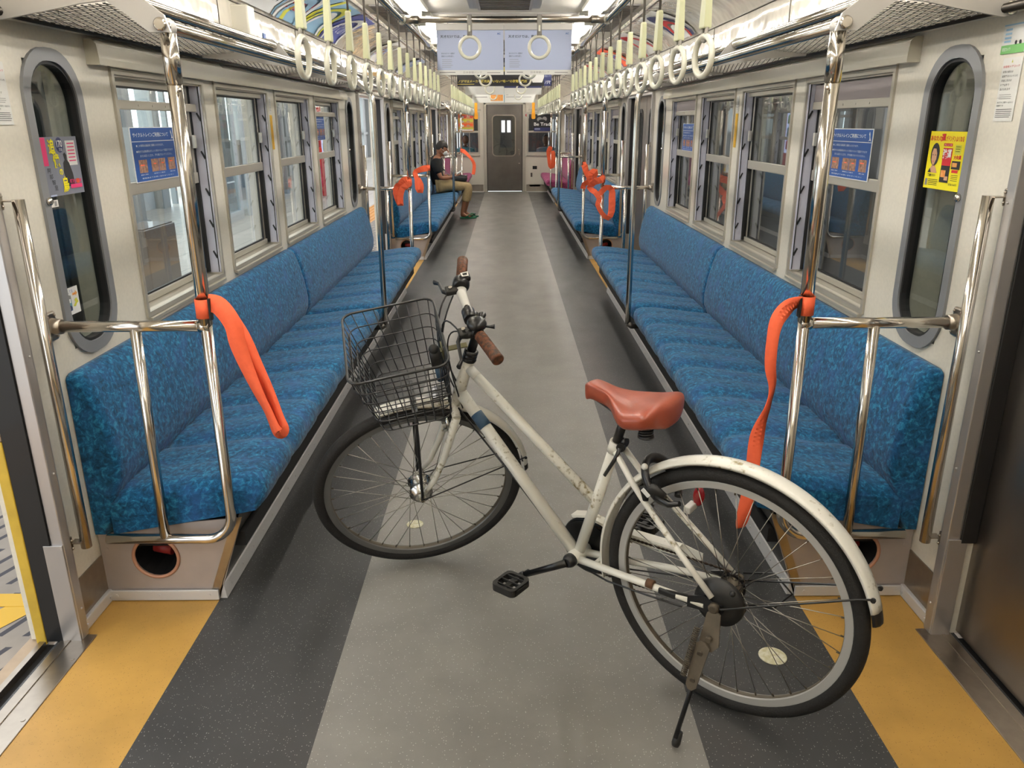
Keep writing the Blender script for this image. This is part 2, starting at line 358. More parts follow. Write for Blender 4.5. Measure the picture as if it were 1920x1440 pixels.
# ------------------------------------------------------------------ lettering
def text_mesh(s, cx, cy, w, h=None, bold=.0):
    """flat lettering polygons centred on (cx,cy), scaled to width w (and height h)"""
    cu = bpy.data.curves.new('t', 'FONT'); cu.body = s; cu.size = 1; cu.offset = bold; cu.resolution_u = 2
    o = bpy.data.objects.new('t', cu); me = bpy.data.meshes.new_from_object(o)
    vs = [Vector(v.co) for v in me.vertices]; fs = [list(p.vertices) for p in me.polygons]
    bpy.data.objects.remove(o); bpy.data.curves.remove(cu); bpy.data.meshes.remove(me)
    if not vs: return [], []
    x0 = min(v.x for v in vs); x1 = max(v.x for v in vs); y0 = min(v.y for v in vs); y1 = max(v.y for v in vs)
    kx = w/max(1e-6, x1-x0); ky = (h/max(1e-6, y1-y0)) if h else kx
    return [Vector((cx+(v.x-(x0+x1)/2)*kx, cy+(v.y-(y0+y1)/2)*ky, 0)) for v in vs], fs
class Sheet:
    """a printed flat sheet: origin at its lower left corner, r = right, u = up, n = towards the reader"""
    def __init__(s, w, h, org, r, u, th=.0015, base='paper_white', fn=None):
        s.w, s.h = w, h; s.o = Vector(org); s.r = Vector(r).normalized(); s.u = Vector(u).normalized(); s.n = s.r.cross(s.u)
        s.mb = MB(); s.mats = [base]; s.lv = 1; s.fn = fn
        s.mb.prism([s.P(0, 0, -th), s.P(w, 0, -th), s.P(w, h, -th), s.P(0, h, -th)], s.n*th)
    def P(s, x, y, z=0): return s.o + s.r*x + s.u*y + s.n*z
    def m(s, name):
        if name not in s.mats: s.mats.append(name)
        return s.mats.index(name)
    def poly(s, pts, mname, lv=1):
        s.mb.cur = s.m(mname); s.mb.add([s.P(x*s.w, y*s.h, .0004*lv) for x, y in pts], [list(range(len(pts)))])
    def rect(s, x0, y0, x1, y1, mname, lv=1): s.poly([(x0, y0), (x1, y0), (x1, y1), (x0, y1)], mname, lv)
    def oval(s, cx, cy, rx, ry, mname, lv=1, n=20): s.poly([(cx+rx*math.cos(2*PI*k/n), cy+ry*math.sin(2*PI*k/n)) for k in range(n)], mname, lv)
    def text(s, t, cx, cy, w, h, mname, lv=3, bold=0):
        s.mb.cur = s.m(mname); vs, fs = text_mesh(t, cx*s.w, cy*s.h, w*s.w, h*s.h if h else None, bold)
        s.mb.add([s.P(v.x, v.y, .0004*lv) for v in vs], fs)
    def lines(s, x0, x1, ys, hh, mname):
        for y in ys: s.rect(x0, y-hh/2, x1-random.random()*.1*(x1-x0), y+hh/2, mname, 2)
    def done(s, name, label, cat, group=None):
        o = obj(name, s.mb, s.mats, None, recalc=False, loc=s.o); return tag(o, label, cat, group)
# ------------------------------------------------------------------ the carriage shell
W = 1.325; YB = -2.6; YE = 18.5; PITCH = 6.8
DOORS = [(.60, 2.04), (7.40, 8.84), (14.20, 15.64)]
BASE = [2.25, 9.05, 15.85]
ZW = 1.79; DOORTOP = 1.75
f = MB(); mats_f = ['floor_grey', 'floor_dark', 'floor_mustard']
for (a, b, i) in ((-.495, .495, 0), (-.957, -.495, 1), (.495, .957, 1), (-1.326, -.957, 2), (.957, 1.326, 2)):
    f.cur = i; f.add([(a, YB, 0), (b, YB, 0), (b, YE, 0), (a, YE, 0)], [[0, 1, 2, 3]])
f.cur = 1; f.b2(-1.38, 1.38, YB, YE, -.09, -.004)
struct('floor', f, mats_f, recalc=False)
fs = MB()
fs.lathe([(.041, 0), (.041, .0015), (.038, .002)], (.785, 1.935, .0004), (0, 0, 1), 24)
fs.lathe([(.036, 0), (.036, .0015), (.034, .002)], (-.364, 2.752, .0004), (0, 0, 1), 24)
mat('worn_sticker', '#c9c39a', .5, 0, .1, 60, col2='#dfdcc6')
for k, (x, y, r) in enumerate(((.785, 1.935, .041), (-.364, 2.752, .033))):
    q = MB(); q.lathe([(r, 0), (r, .0012), (r*.94, .0016)], (x, y, .0003), (0, 0, 1), 24)
    o = obj('floor_sticker', q, 'worn_sticker', None, loc=(x, y, 0)); tag(o, ['round worn cream sticker on the dark floor seen through the rear bicycle wheel', 'round worn cream sticker on the grey floor seen through the front bicycle wheel'][k], 'sticker')

def holes_in(y0, y1, bases):
    h = []
    for b in bases:
        n = 4 if b < 15 else 2
        h.append((b+.075, b+.325, .845, 1.675))
        for k in range(n): h.append((b+.585+.97*k, b+1.385+.97*k, .835, 1.675))
        if b < 15: h.append((b+4.615, b+4.865, .845, 1.675))
    return [q for q in h if y0 <= q[0] and q[1] <= y1]
def wall_panel(mb, s, y0, y1, z0, z1, holes, xi=W, xo=1.462, mi=0, mo=1):
    ys = sorted({y0, y1} | {q for h in holes for q in h[:2]}); zs = sorted({z0, z1} | {q for h in holes for q in h[2:]})
    inside = lambda a, b: any(h[0] < a < h[1] and h[2] < b < h[3] for h in holes)
    for i in range(len(ys)-1):
        for j in range(len(zs)-1):
            if inside((ys[i]+ys[i+1])/2, (zs[j]+zs[j+1])/2): continue
            for x, m in ((xi, mi), (xo, mo)):
                mb.cur = m; mb.add([(s*x, ys[i], zs[j]), (s*x, ys[i+1], zs[j]), (s*x, ys[i+1], zs[j+1]), (s*x, ys[i], zs[j+1])], [[0, 1, 2, 3]])
    mb.cur = mi
    for (a, b, c, d) in holes + [(y0, y1, z0, z1)]:
        for p, q in (((a, c), (b, c)), ((b, c), (b, d)), ((b, d), (a, d)), ((a, d), (a, c))):
            mb.add([(s*xi, p[0], p[1]), (s*xi, q[0], q[1]), (s*xo, q[0], q[1]), (s*xo, p[0], p[1])], [[0, 1, 2, 3]])
for s, side in ((-1, 'left'), (1, 'right')):
    w = MB()
    segs = [(YB, .60), (2.04, 7.40), (8.84, 14.20), (15.64, YE)]
    for (a, b) in segs: wall_panel(w, s, a, b, 0, ZW, holes_in(a, b, BASE))
    for (a, b) in DOORS: wall_panel(w, s, a, b, DOORTOP, ZW, [])
    struct('wall_' + side, w, ['wall_cream', 'satin_steel'], recalc=False)
    # cove: lower panel, upper advert panel, fascia
    prof = [(1.325, 1.785), (1.284, 1.80), (1.280, 1.86), (1.278, 1.93), (1.278, 1.99), (1.28, 2.045), (1.266, 2.058), (1.235, 2.097), (1.17, 2.140), (1.08, 2.172), (.99, 2.194), (.93, 2.205), (.92, 2.22)]
    c = MB(); vs = []; ny = 60
    for k in range(ny+1):
        y = YB + (YE-YB)*k/ny; vs += [(s*x, y, z) for x, z in prof]
    n = len(prof); c.add(vs, [[k*n+i, k*n+i+1, (k+1)*n+i+1, (k+1)*n+i] for k in range(ny) for i in range(n-1)], True)
    cv = struct('ceiling', c, 'cove_cream', recalc=False); cv.name = 'ceiling_cove_' + side
    t = MB(); t.tube([(s*1.278, YB, 2.048), (s*1.278, YE, 2.048)], .005, 6); t.tube([(s*.93, YB, 2.203), (s*.93, YE, 2.203)], .004, 6)
    for k in range(14):
        y = -1.9+1.36*k+.3; t.tube([(s*x*.9985, y, z*.999) for x, z in prof[1:6]], .0022, 5)
    struct('trim_1' if s < 0 else 'trim_2', t, 'dark_steel')
    t = MB(); t.b2(s*1.29, s*1.33, 2.06, YE, 1.766, 1.792, .006); t.b2(s*1.295, s*1.33, YB, .6, 1.766, 1.79)
    struct('trim_3' if s < 0 else 'trim_4', t, 'wall_cream')
    # pelmet over each row of windows
    for bi, b in enumerate(BASE):
        n = 4 if b < 15 else 2
        y0, y1 = b+.43, b+.585+.97*n+(.04 if n == 4 else -.05); p = MB()
        p.prism([(s*1.325, y0, 1.757), (s*1.300, y0, 1.757), (s*1.286, y0, 1.742), (s*1.282, y0, 1.70), (s*1.282, y0, 1.680), (s*1.325, y0, 1.680)], (0, y1-y0, 0))
        q = struct('trim_5', p, 'pelmet'); q.name = 'trim_%d' % (5+bi*2+(s > 0))
    # lower steel band, floor trims beside each door
    t = MB(); a = MB()
    for (y0, y1) in ((2.06, 2.25), (7.19, 7.39), (8.86, 9.05), (13.99, 14.19), (15.66, 15.85)):
        t.b2(s*1.321, s*1.326, y0, y1, 0, .17); a.b2(s*1.308, s*1.324, y0, y1, .002, .042, .004)
        a.box((s*1.306, y0+.02, .022), (.004, .008, .008)); a.box((s*1.306, y1-.02, .022), (.004, .008, .008))
    struct('baseboard_' + side, t, 'satin_steel'); struct('trim_11' if s < 0 else 'trim_12', a, 'aluminium')
    # door posts, rubbers, sills
    for di, (y0, y1) in enumerate(DOORS):
        d = thing('door_%d' % (di*2+(1 if s < 0 else 2)), None, None, (s*1.35, (y0+y1)/2, 0), kind='structure')
        p = MB()
        for yy, sg in ((y0, -1), (y1, 1)):
            p.b2(s*1.300, s*1.338, yy-(.006 if sg > 0 else .03), yy+(.03 if sg > 0 else .006), 0, 1.785, .003); p.b2(s*1.302, s*1.358, yy-(.013 if sg > 0 else -.006), yy+(-.006 if sg > 0 else .013), 0, .33, .001)
            p.b2(s*1.309, s*1.326, yy+sg*.03, yy+sg*.045, 0, 1.75)
            for z in (.10, .55, .9, 1.3, 1.6): p.sph((s*1.299, yy+sg*.015, z), .004, 8, 5)
        p.b2(s*1.310, s*1.385, y0, y1, 1.74, 1.785, .004)
        obj('door_post', p, 'post_alu', d)
        r = MB()
        for yy, sg in ((y0, -1), (y1, 1)): r.b2(s*1.338, s*1.408, yy-(.012 if sg > 0 else -.003), yy+(-.003 if sg > 0 else .012), .0, 1.74, .0005) if s < 0 else r.b2(1.338, 1.384, yy-(.014 if sg > 0 else -.005), yy+(-.005 if sg > 0 else .014), .32, 1.74, .002)
        obj('rubber_seal', r, 'black_rubber', d)
        q = MB(); q.b2(s*1.27, s*1.368, y0-.02, y1+.02, -.003, .003, .002); q.b2(s*1.412, s*1.43, y0, y1, -.03, .002)
        q.b2(s*1.335, s*1.345, y0, y1, .003, .006)
        for k in range(6): q.lathe([(.006, 0), (.006, .0015)], (s*1.285, y0+.1+k*(y1-y0-.2)/5, .003), (0, 0, 1), 10)
        obj('door_sill', q, 'satin_steel', d)
        q = MB(); q.b2(s*1.368, s*1.412, y0, y1, -.05, -.02); obj('sill_groove', q, 'dark_cavity', d)
        q = MB(); q.b2(s*1.425, s*1.475, y0-.1, y1+.1, -.05, -.004, .003); obj('step_plate', q, mat('step_tan', '#a8937a', .6, 0, .1, 20) if 'step_tan' not in MATS else 'step_tan', d)
        # leaves
        leafs = [(y0-.03, (y0+y1)/2-.004), ((y0+y1)/2+.004, y1+.03)] if s > 0 else [(y0-.62, y0-.016), (y1+.016, y1+.62)]
        for (la, lb) in leafs:
            m = (la+lb)/2; hz = (.86, 1.60); hy = (m-.17, m+.17)
            L = MB(); wall_panel(L, s, la, lb, .01, 1.745, [(hy[0], hy[1], hz[0], hz[1])], *((1.384, 1.412) if s > 0 else (1.415, 1.445)), 0, 0)
            lf = obj('door_leaf', L, 'door_steel' if s > 0 else 'leaf_grey', d, recalc=False)
            def rr(ya, yb, za, zb, r, x, n=6):
                o = []
                for (cy_, cz_, a0) in ((yb-r, zb-r, 0), (ya+r, zb-r, 90), (ya+r, za+r, 180), (yb-r, za+r, 270)):
                    for k in range(n+1): t_ = math.radians(a0+90*k/n); o.append((x, cy_+r*math.cos(t_), cz_+r*math.sin(t_)))
                return o
            g = MB(); g.ring(rr(hy[0]-.03, hy[1]+.03, hz[0]-.03, hz[1]+.03, .09, s*(1.378 if s > 0 else 1.409)), rr(hy[0]+.004, hy[1]-.004, hz[0]+.004, hz[1]-.004, .07, s*(1.378 if s > 0 else 1.409)), (s*.008, 0, 0)); obj('window_rim', g, 'black_rubber', lf)
            LX = 1.384 if s > 0 else 1.415; g = MB(); g.b2(s*(LX+.014), s*(LX+.016), hy[0], hy[1], hz[0], hz[1]); obj('pane', g, 'window_glass' if 'window_glass' in MATS else glass('window_glass'), lf)
            e = MB(); ye = lb if (s > 0 and la < (y0+y1)/2-.1) else la
            if s < 0: ye = y0+.008 if lb < y0 else y1-.008
            e.b2(s*1.409, s*1.440, ye-.006, ye+.006, .02 if s > 0 else -.01, 1.74 if s > 0 else .66, .003)
            if s < 0:
                e2 = MB(); e2.b2(s*1.409, s*1.440, ye-.006, ye+.006, .66, 1.74, .003); obj('upper_edge_strip', e2, 'step_tan', lf); obj('edge_strip', e, 'black_rubber' if s > 0 else 'door_yellow', lf)
# pocket lining behind the narrow rounded windows is part of the outer skin
c = MB(); c.b2(-.935, .935, YB, YE, 2.22, 2.24)
struct('ceiling', c, 'ceiling_cream')
o = MB(); o.b2(-1.5, 1.5, YB, YE, 2.25, 2.33); o.b2(-1.47, -1.33, YB, YE, 1.8, 2.25); o.b2(1.33, 1.47, YB, YE, 1.8, 2.25); q = struct('wall_left', o, 'satin_steel'); q.name = 'ceiling_outer_roof'
b = MB(); b.b2(-1.32, 1.32, YB-.06, YB, 0, 2.22); struct('wall_rear', b, 'wall_cream')

# ------------------------------------------------------------------ windows
def rr(ya, yb, za, zb, r, x, n=8):
    o = []
    for (cy_, cz_, a0) in ((yb-r, zb-r, 0), (ya+r, zb-r, 90), (ya+r, za+r, 180), (yb-r, za+r, 270)):
        for k in range(n+1): t_ = math.radians(a0+90*k/n); o.append((x, cy_+r*math.cos(t_), cz_+r*math.sin(t_)))
    return o
WN = [0]
def wname():
    WN[0] += 1; return 'window_%d' % WN[0]
def rectring(y0, y1, z0, z1, t, x, vx, mb):
    mb.ring([(x, y0, z0), (x, y1, z0), (x, y1, z1), (x, y0, z1)], [(x, y0+t, z0+t), (x, y1-t, z0+t), (x, y1-t, z1-t), (x, y0+t, z1-t)], (vx, 0, 0))
def make_window(s, y0, blind=False):
    y1 = y0+.80; z0, z1 = .835, 1.675
    w = thing(wname(), None, None, (s*W, (y0+y1)/2, z0), kind='structure')
    m = MB(); rectring(y0-.016, y1+.016, z0-.012, z1+.004, .018, s*1.316, s*.012, m)
    m.prism([(s*1.308, y0, .818), (s*1.40, y0, .848), (s*1.40, y0, .835), (s*1.308, y0, .806)], (0, .80, 0))
    m.b2(s*1.33, s*1.42, y0, y0+.80, 1.655, 1.674); obj('window_frame', m, 'window_alu', w)
    for nm, (a, b, x) in (('upper_sash', (1.262, 1.660, 1.372)), ('lower_sash', (.842, 1.288, 1.392))):
        m = MB(); rectring(y0+.035, y1-.035, a, b, .030, s*x, s*.014, m)
        if nm == 'upper_sash': m.b2(s*(x-.006), s*(x+.002), y0+.035, y1-.035, 1.252, 1.298, .003)
        else: m.b2(s*(x-.010), s*x, y0+.035, y1-.035, .846, .872, .003)
        so = obj(nm, m, 'window_alu', w)
        m = MB(); rectring(y0+.064, y1-.064, a+.029, b-.029, .007, s*(x-.001), s*.010, m); obj('gasket', m, 'black_rubber', so)
        m = MB(); m.b2(s*(x+.006), s*(x+.008), y0+.06, y1-.06, a+.02, b-.02); obj('pane', m, 'window_glass', so)
    for ya, yb, sg in ((y0, y0+.012, 1), (y1-.012, y1, -1)):
        m = MB(); m.b2(s*1.326, s*1.372, ya, yb, .846, 1.655, .002); g = obj('guide_rail', m, 'guide_lilac', w)
        m = MB(); yy = yb if sg > 0 else ya
        m.b2(s*1.330, s*1.333, yy-.004, yy+.004, .85, 1.655); m.b2(s*1.372, s*1.40, ya-.012 if sg < 0 else ya, yb+.012 if sg > 0 else yb, .85, 1.655)
        for z in (.92, 1.06, 1.20, 1.36, 1.52):
            m.prism([(s*1.331, yy, z), (s*1.346, yy, z+.028), (s*1.350, yy, z+.024), (s*1.336, yy, z-.008)], (0, -sg*-.006, 0)); pass
        obj('guide_notch', m, 'black_rubber', g)
    m = MB(); m.b2(s*1.352, s*1.368, y1-.058, y1-.040, 1.40, 1.455, .003); obj('latch', m, 'white_plastic', w)
    m = MB()
    if blind:
        m.b2(s*1.345, s*1.357, y0+.02, y1-.016, 1.550, 1.582, .003)
        for k in range(3): m.lathe([(.004, 0), (.004, .002)], (s*1.345, y0+.22+k*.12, 1.566), (-s, 0, 0), 8)
        obj('blind_rail', m, 'window_alu', w)
        if s > 0:
            m = MB(); m.b2(s*1.350, s*1.352, y0+.02, y1-.016, 1.58, 1.65); obj('roller_blind', m, 'blind_mauve', w)
    else:
        m.b2(s*1.345, s*1.357, y0+.02, y1-.016, 1.632, 1.655, .003); obj('blind_rail', m, 'window_alu', w)
    return w
def make_oval(s, y0):
    y1 = y0+.25; z0, z1 = .845, 1.675
    w = thing(wname(), None, None, (s*W, (y0+y1)/2, z0), kind='structure')
    m = MB(); m.ring(rr(y0-.034, y1+.034, z0-.036, z1+.036, .142, s*1.326), rr(y0, y1, z0, z1, .112, s*1.326), (-s*.010, 0, 0), False); obj('window_ring', m, 'grey_ring', w)
    m = MB(); m.ring(rr(y0, y1, z0, z1, .112, s*1.322), rr(y0+.009, y1-.009, z0+.009, z1-.009, .104, s*1.322), (s*.03, 0, 0)); obj('gasket', m, 'black_rubber', w)
    m = MB(); m.prism(rr(y0+.006, y1-.006, z0+.006, z1-.006, .107, s*1.338), (s*.002, 0, 0)); obj('pane', m, 'window_glass', w)
    m = MB(); m.b2(s*1.455, s*1.459, y0-.0, y1+.0, z0, z1); m.b2(s*1.36, s*1.43, y0-.02, y0-.014, z0, z1); obj('outer_pane', m, 'pocket_glass' if 'pocket_glass' in MATS else glass('pocket_glass', (.22, .24, .24), .5), w)
    m = MB(); m.lathe([(.012, 0), (.012, .006), (.006, .012)], (s*1.316, y0-.012 if True else y1, 1.29), (-s, 0, 0), 14); obj('screw', m, 'chrome', w)
    return w
for s in (-1, 1):
    wp = make_window(s, BASE[0]+.585, True); wq = make_window(s, BASE[0]+.585+.97)
    for b in BASE:
        n = 4 if b < 15 else 2
        for k in range(n):
            if b == BASE[0] and k < 2: continue
            src, sk = (wp, 0) if k in (0, 3) and b < 15 else (wq, 1)
            c = copy_tree(src, (0, (b-BASE[0])+.97*(k-sk), 0)); c.name = wname()
    ov = make_oval(s, BASE[0]+.075)
    for y in (BASE[0]+4.615, BASE[1]+.075, BASE[1]+4.615, BASE[2]+.075):
        c = copy_tree(ov, (0, y-BASE[0]-.075, 0)); c.name = wname()

# ------------------------------------------------------------------ end wall
e = MB()
def ywall(mb, x0, x1, z0, z1, holes, ya, yb):
    xs = sorted({x0, x1} | {q for h in holes for q in h[:2]}); zs = sorted({z0, z1} | {q for h in holes for q in h[2:]})
    for i in range(len(xs)-1):
        for j in range(len(zs)-1):
            cx_, cz_ = (xs[i]+xs[i+1])/2, (zs[j]+zs[j+1])/2
            if any(h[0] < cx_ < h[1] and h[2] < cz_ < h[3] for h in holes): continue
            for y in (ya, yb): mb.add([(xs[i], y, zs[j]), (xs[i+1], y, zs[j]), (xs[i+1], y, zs[j+1]), (xs[i], y, zs[j+1])], [[0, 1, 2, 3]])
    for (a, b, c, d) in holes:
        for p, q in (((a, c), (b, c)), ((b, c), (b, d)), ((b, d), (a, d)), ((a, d), (a, c))): mb.add([(p[0], ya, p[1]), (q[0], ya, q[1]), (q[0], yb, q[1]), (p[0], yb, p[1])], [[0, 1, 2, 3]])
EW = [(-.44, .37, 0, 1.89), (-1.25, -.62, .86, 1.70), (.49, 1.20, .86, 1.70)]
ywall(e, -1.32, 1.32, 0, 2.235, EW, YE, YE+.08)
struct('wall_front', e, 'wall_cream', recalc=False)
t = MB()
for xx in (-.475, .405): t.b2(xx-.03, xx+.03, YE-.02, YE+.0, 0, 1.93, .005)
t.b2(-.505, .435, YE-.02, YE, 1.89, 1.93, .005); struct('trim_20', t, 'window_alu')
t = MB(); t.b2(-1.30, -.53, YE-.012, YE, .0, .16); t.b2(.46, 1.30, YE-.012, YE, 0, .16)
struct('baseboard_front', t, 'satin_steel')
t = MB(); t.b2(-.95, -.52, YE-.16, YE-.012, .0, .012); t.b2(.46, .95, YE-.16, YE-.012, 0, .012); struct('trim_21', t, 'aluminium')
t = MB(); t.b2(-.78, .78, YE-.05, YE-.001, 1.99, 2.03); t.b2(-1.1, -.56, YE-.03, YE-.001, 1.76, 1.80); t.b2(.5, 1.1, YE-.03, YE-.001, 1.76, 1.80); struct('trim_22', t, 'window_alu')
for (x0, x1) in ((-1.25, -.62), (.49, 1.20)):
    w = thing(wname(), None, None, ((x0+x1)/2, YE, .86), kind='structure')
    m = MB()
    m.ring([(x0-.03, YE-.015, .83), (x1+.03, YE-.015, .83), (x1+.03, YE-.015, 1.73), (x0-.03, YE-.015, 1.73)], [(x0+.012, YE-.015, .872), (x1-.012, YE-.015, .872), (x1-.012, YE-.015, 1.688), (x0+.012, YE-.015, 1.688)], (0, .03, 0))
    m.b2(x0, x1, YE-.01, YE+.02, 1.295, 1.335, .004); m.b2(x0-.03, x1+.03, YE-.03, YE, .79, .83, .004)
    m.b2((x0+x1)/2+.1, (x0+x1)/2+.112, YE+.02, YE+.03, .86, 1.7)
    obj('window_frame', m, 'window_alu', w); m = MB(); m.b2(x0, x1, YE+.03, YE+.033, .86, 1.70); obj('pane', m, 'window_glass', w)
d = thing('door_7', None, None, (-.035, YE, 0), kind='structure')
m = MB(); ywall(m, -.425, .355, .015, 1.88, [(-.30, .20, .80, 1.66)], YE+.012, YE+.045); lf = obj('door_leaf', m, 'end_door_steel', d, recalc=False)
def rrx(xa, xb, za, zb, r, y, n=6): return [(p[1], y, p[2]) for p in rr(xa, xb, za, zb, r, 0, n)]
m = MB(); m.ring(rrx(-.32, .22, .78, 1.68, .09, YE+.004), rrx(-.297, .197, .803, 1.657, .075, YE+.004), (0, .01, 0)); obj('window_rim', m, 'satin_steel', lf)
m = MB(); m.b2(-.30, .20, YE+.03, YE+.032, .80, 1.66); obj('pane', m, 'window_glass', lf)
m = MB(); m.b2(.275, .315, YE-.004, YE+.012, .80, .93, .006); m.lathe([(.016, 0), (.016, .012)], (.295, YE+.012, .63), (0, -1, 0), 14); obj('handle', m, 'chrome', lf)
m = MB(); m.b2(-.44, -.425, YE+.0, YE+.05, 0, 1.89); m.b2(.355, .37, YE, YE+.05, 0, 1.89); obj('rubber_seal', m, 'black_rubber', d)
t = thing('equipment_hatch', 'small cream equipment hatch in the end wall right of the grey door', 'hatch', (.655, YE, .11))
m = MB(); m.b2(.53, .78, YE-.012, YE-.001, .11, .65, .004); obj('hatch_door', m, 'wall_cream', t)
m = MB(); m.b2(.60, .70, YE-.016, YE-.012, .50, .57, .002); obj('label_plate', m, 'black_band', t)
m = MB(); m.b2(.555, .595, YE-.02, YE-.012, .33, .42, .004); obj('latch', m, 'dark_steel', t)
# the next carriage seen through the end windows
n = MB(); y0 = YE+.75
n.b2(-1.3, 1.3, y0, y0+7, -.03, 0); n.b2(-1.34, -1.3, y0, y0+7, 0, .85); n.b2(1.3, 1.34, y0, y0+7, 0, .85); n.b2(-1.34, 1.34, y0, y0+7, 2.2, 2.24); n.b2(-1.34, -1.3, y0, y0+7, 1.6, 2.2); n.b2(1.3, 1.34, y0, y0+7, 1.6, 2.2)
for k in range(7):
    for s in (-1, 1): n.b2(s*1.3, s*1.34, y0+k*1.1, y0+k*1.1+.18, .85, 1.6)
ywall(n, -1.34, 1.34, 0, 2.2, [(-.15, -.04, 1.22, 1.58), (.03, .14, 1.22, 1.58)], y0+7, y0+7.05)
ywall(n, -1.34, 1.34, 0, 2.24, [(-.40, .36, 0, 1.85), (-1.2, -.55, .86, 1.65), (.5, 1.15, .86, 1.65)], y0-.05, y0)
struct('wall_next_carriage', n, mat('next_grey', '#77767a', .5, 0, .08, 8), recalc=False).name = 'wall_beyond'
m = MB(); ywall(m, -.40, .36, .0, 1.85, [(-.14, .14, .95, 1.6)], y0-.03, y0); struct('door_8', m, 'end_door_steel', recalc=False)
m = MB()
for s in (-1, 1): m.b2(s*.8, s*1.25, y0+.8, y0+4.5, .2, .45, .03); m.b2(s*1.2, s*1.28, y0+.8, y0+4.5, .45, .82, .03)
o = obj('bench_seat', m, 'seat_blue', None, loc=(0, y0+2.6, .2)); o.name = 'next_carriage_benches'; tag(o, 'dim teal bench seats seen through the end windows in the next carriage', 'seat')

for s in (-1, 1):  # lamps added to brighten the next carriage behind the end windows
    t = thing('ceiling_lamp', 'lamp added in the next carriage, %s row, to brighten it beyond the end windows' % ('left' if s < 0 else 'right'), 'ceiling lamp', (s*.585, y0+3, 2.19), 'added lamps in the next carriage')
    m = MB(); m.b2(s*.53, s*.64, y0+2.2, y0+3.9, 2.18, 2.20); obj('lamp_housing', m, 'lamp_housing', t)
    m = MB(); m.tube([(s*.585, y0+2.3, 2.16), (s*.585, y0+3.8, 2.16)], .012, 8); obj('lamp_tube', m, 'lamp_tube', t)
SD = {-1: 'left', 1: 'right'}
BAY = ['nearest', 'middle', 'far']
# ------------------------------------------------------------------ benches
def cush(mb, s, y0, y1, nseat):
    # upholstered seat: cross-section swept along y with a dip between the places
    prof = [(1.262, .245), (.845, .318), (.800, .328), (.782, .345), (.776, .375), (.780, .405), (.795, .425), (.825, .436), (.90, .436), (1.0, .424), (1.12, .408), (1.22, .398), (1.262, .392)]
    ny = nseat*12; vs = []; n = len(prof)
    for k in range(ny+1):
        t = k/ny; y = y0+(y1-y0)*t; ph = (t*nseat) % 1; g = -.017*math.exp(-((min(ph, 1-ph))/.10)**2)
        ph2 = (t*nseat*2) % 1; g += -.006*math.exp(-((min(ph2, 1-ph2))/.09)**2)
        e = 1 if 0 < k < ny else 0
        ins = .012 if k in (0, ny) else 0
        for i, (x, z) in enumerate(prof):
            top = i >= 4
            zz = z + (g if (top and i > 4) else 0) - (ins if i >= 5 else -ins*.5 if i < 3 else 0)
            xx = x + (ins if 2 < i < 7 else 0) + (.35*abs(g) if 2 < i < 6 else 0)
            vs.append((s*xx, y, zz))
    fs = [[k*n+i, k*n+(i+1) % n, (k+1)*n+(i+1) % n, (k+1)*n+i] for k in range(ny) for i in range(n)] + [list(range(n)), [ny*n+i for i in range(n)][::-1]]
    mb.add(vs, fs, True); mb.sm[-1] = mb.sm[-2] = False
def backr(mb, s, y0, y1):
    prof = [(1.322, .25), (1.275, .25), (1.262, .30), (1.238, .38), (1.212, .44), (1.208, .50), (1.222, .60), (1.246, .70), (1.266, .76), (1.284, .782), (1.303, .79), (1.322, .788)]
    n = len(prof); st = [0, .006, .02, .05]; L = y1-y0; ts = [(a, b) for a, b in ((0, .016), (.006, .007), (.02, .001), (.045, 0))]
    ys = [(y0+a, ins) for a, ins in ts] + [(y0+L*k/10, 0) for k in range(1, 10)] + [(y1-a, ins) for a, ins in ts[::-1]]; vs = []
    for (y, ins) in ys:
        for i, (x, z) in enumerate(prof): vs.append((s*min(1.322, x+(ins if i > 0 else 0)), y, z-(ins if i > 6 else 0)))
    fs = [[k*n+i, k*n+(i+1) % n, (k+1)*n+(i+1) % n, (k+1)*n+i] for k in range(len(ys)-1) for i in range(n)] + [list(range(n)), [(len(ys)-1)*n+i for i in range(n)][::-1]]
    mb.add(vs, fs, True); mb.sm[-1] = mb.sm[-2] = False
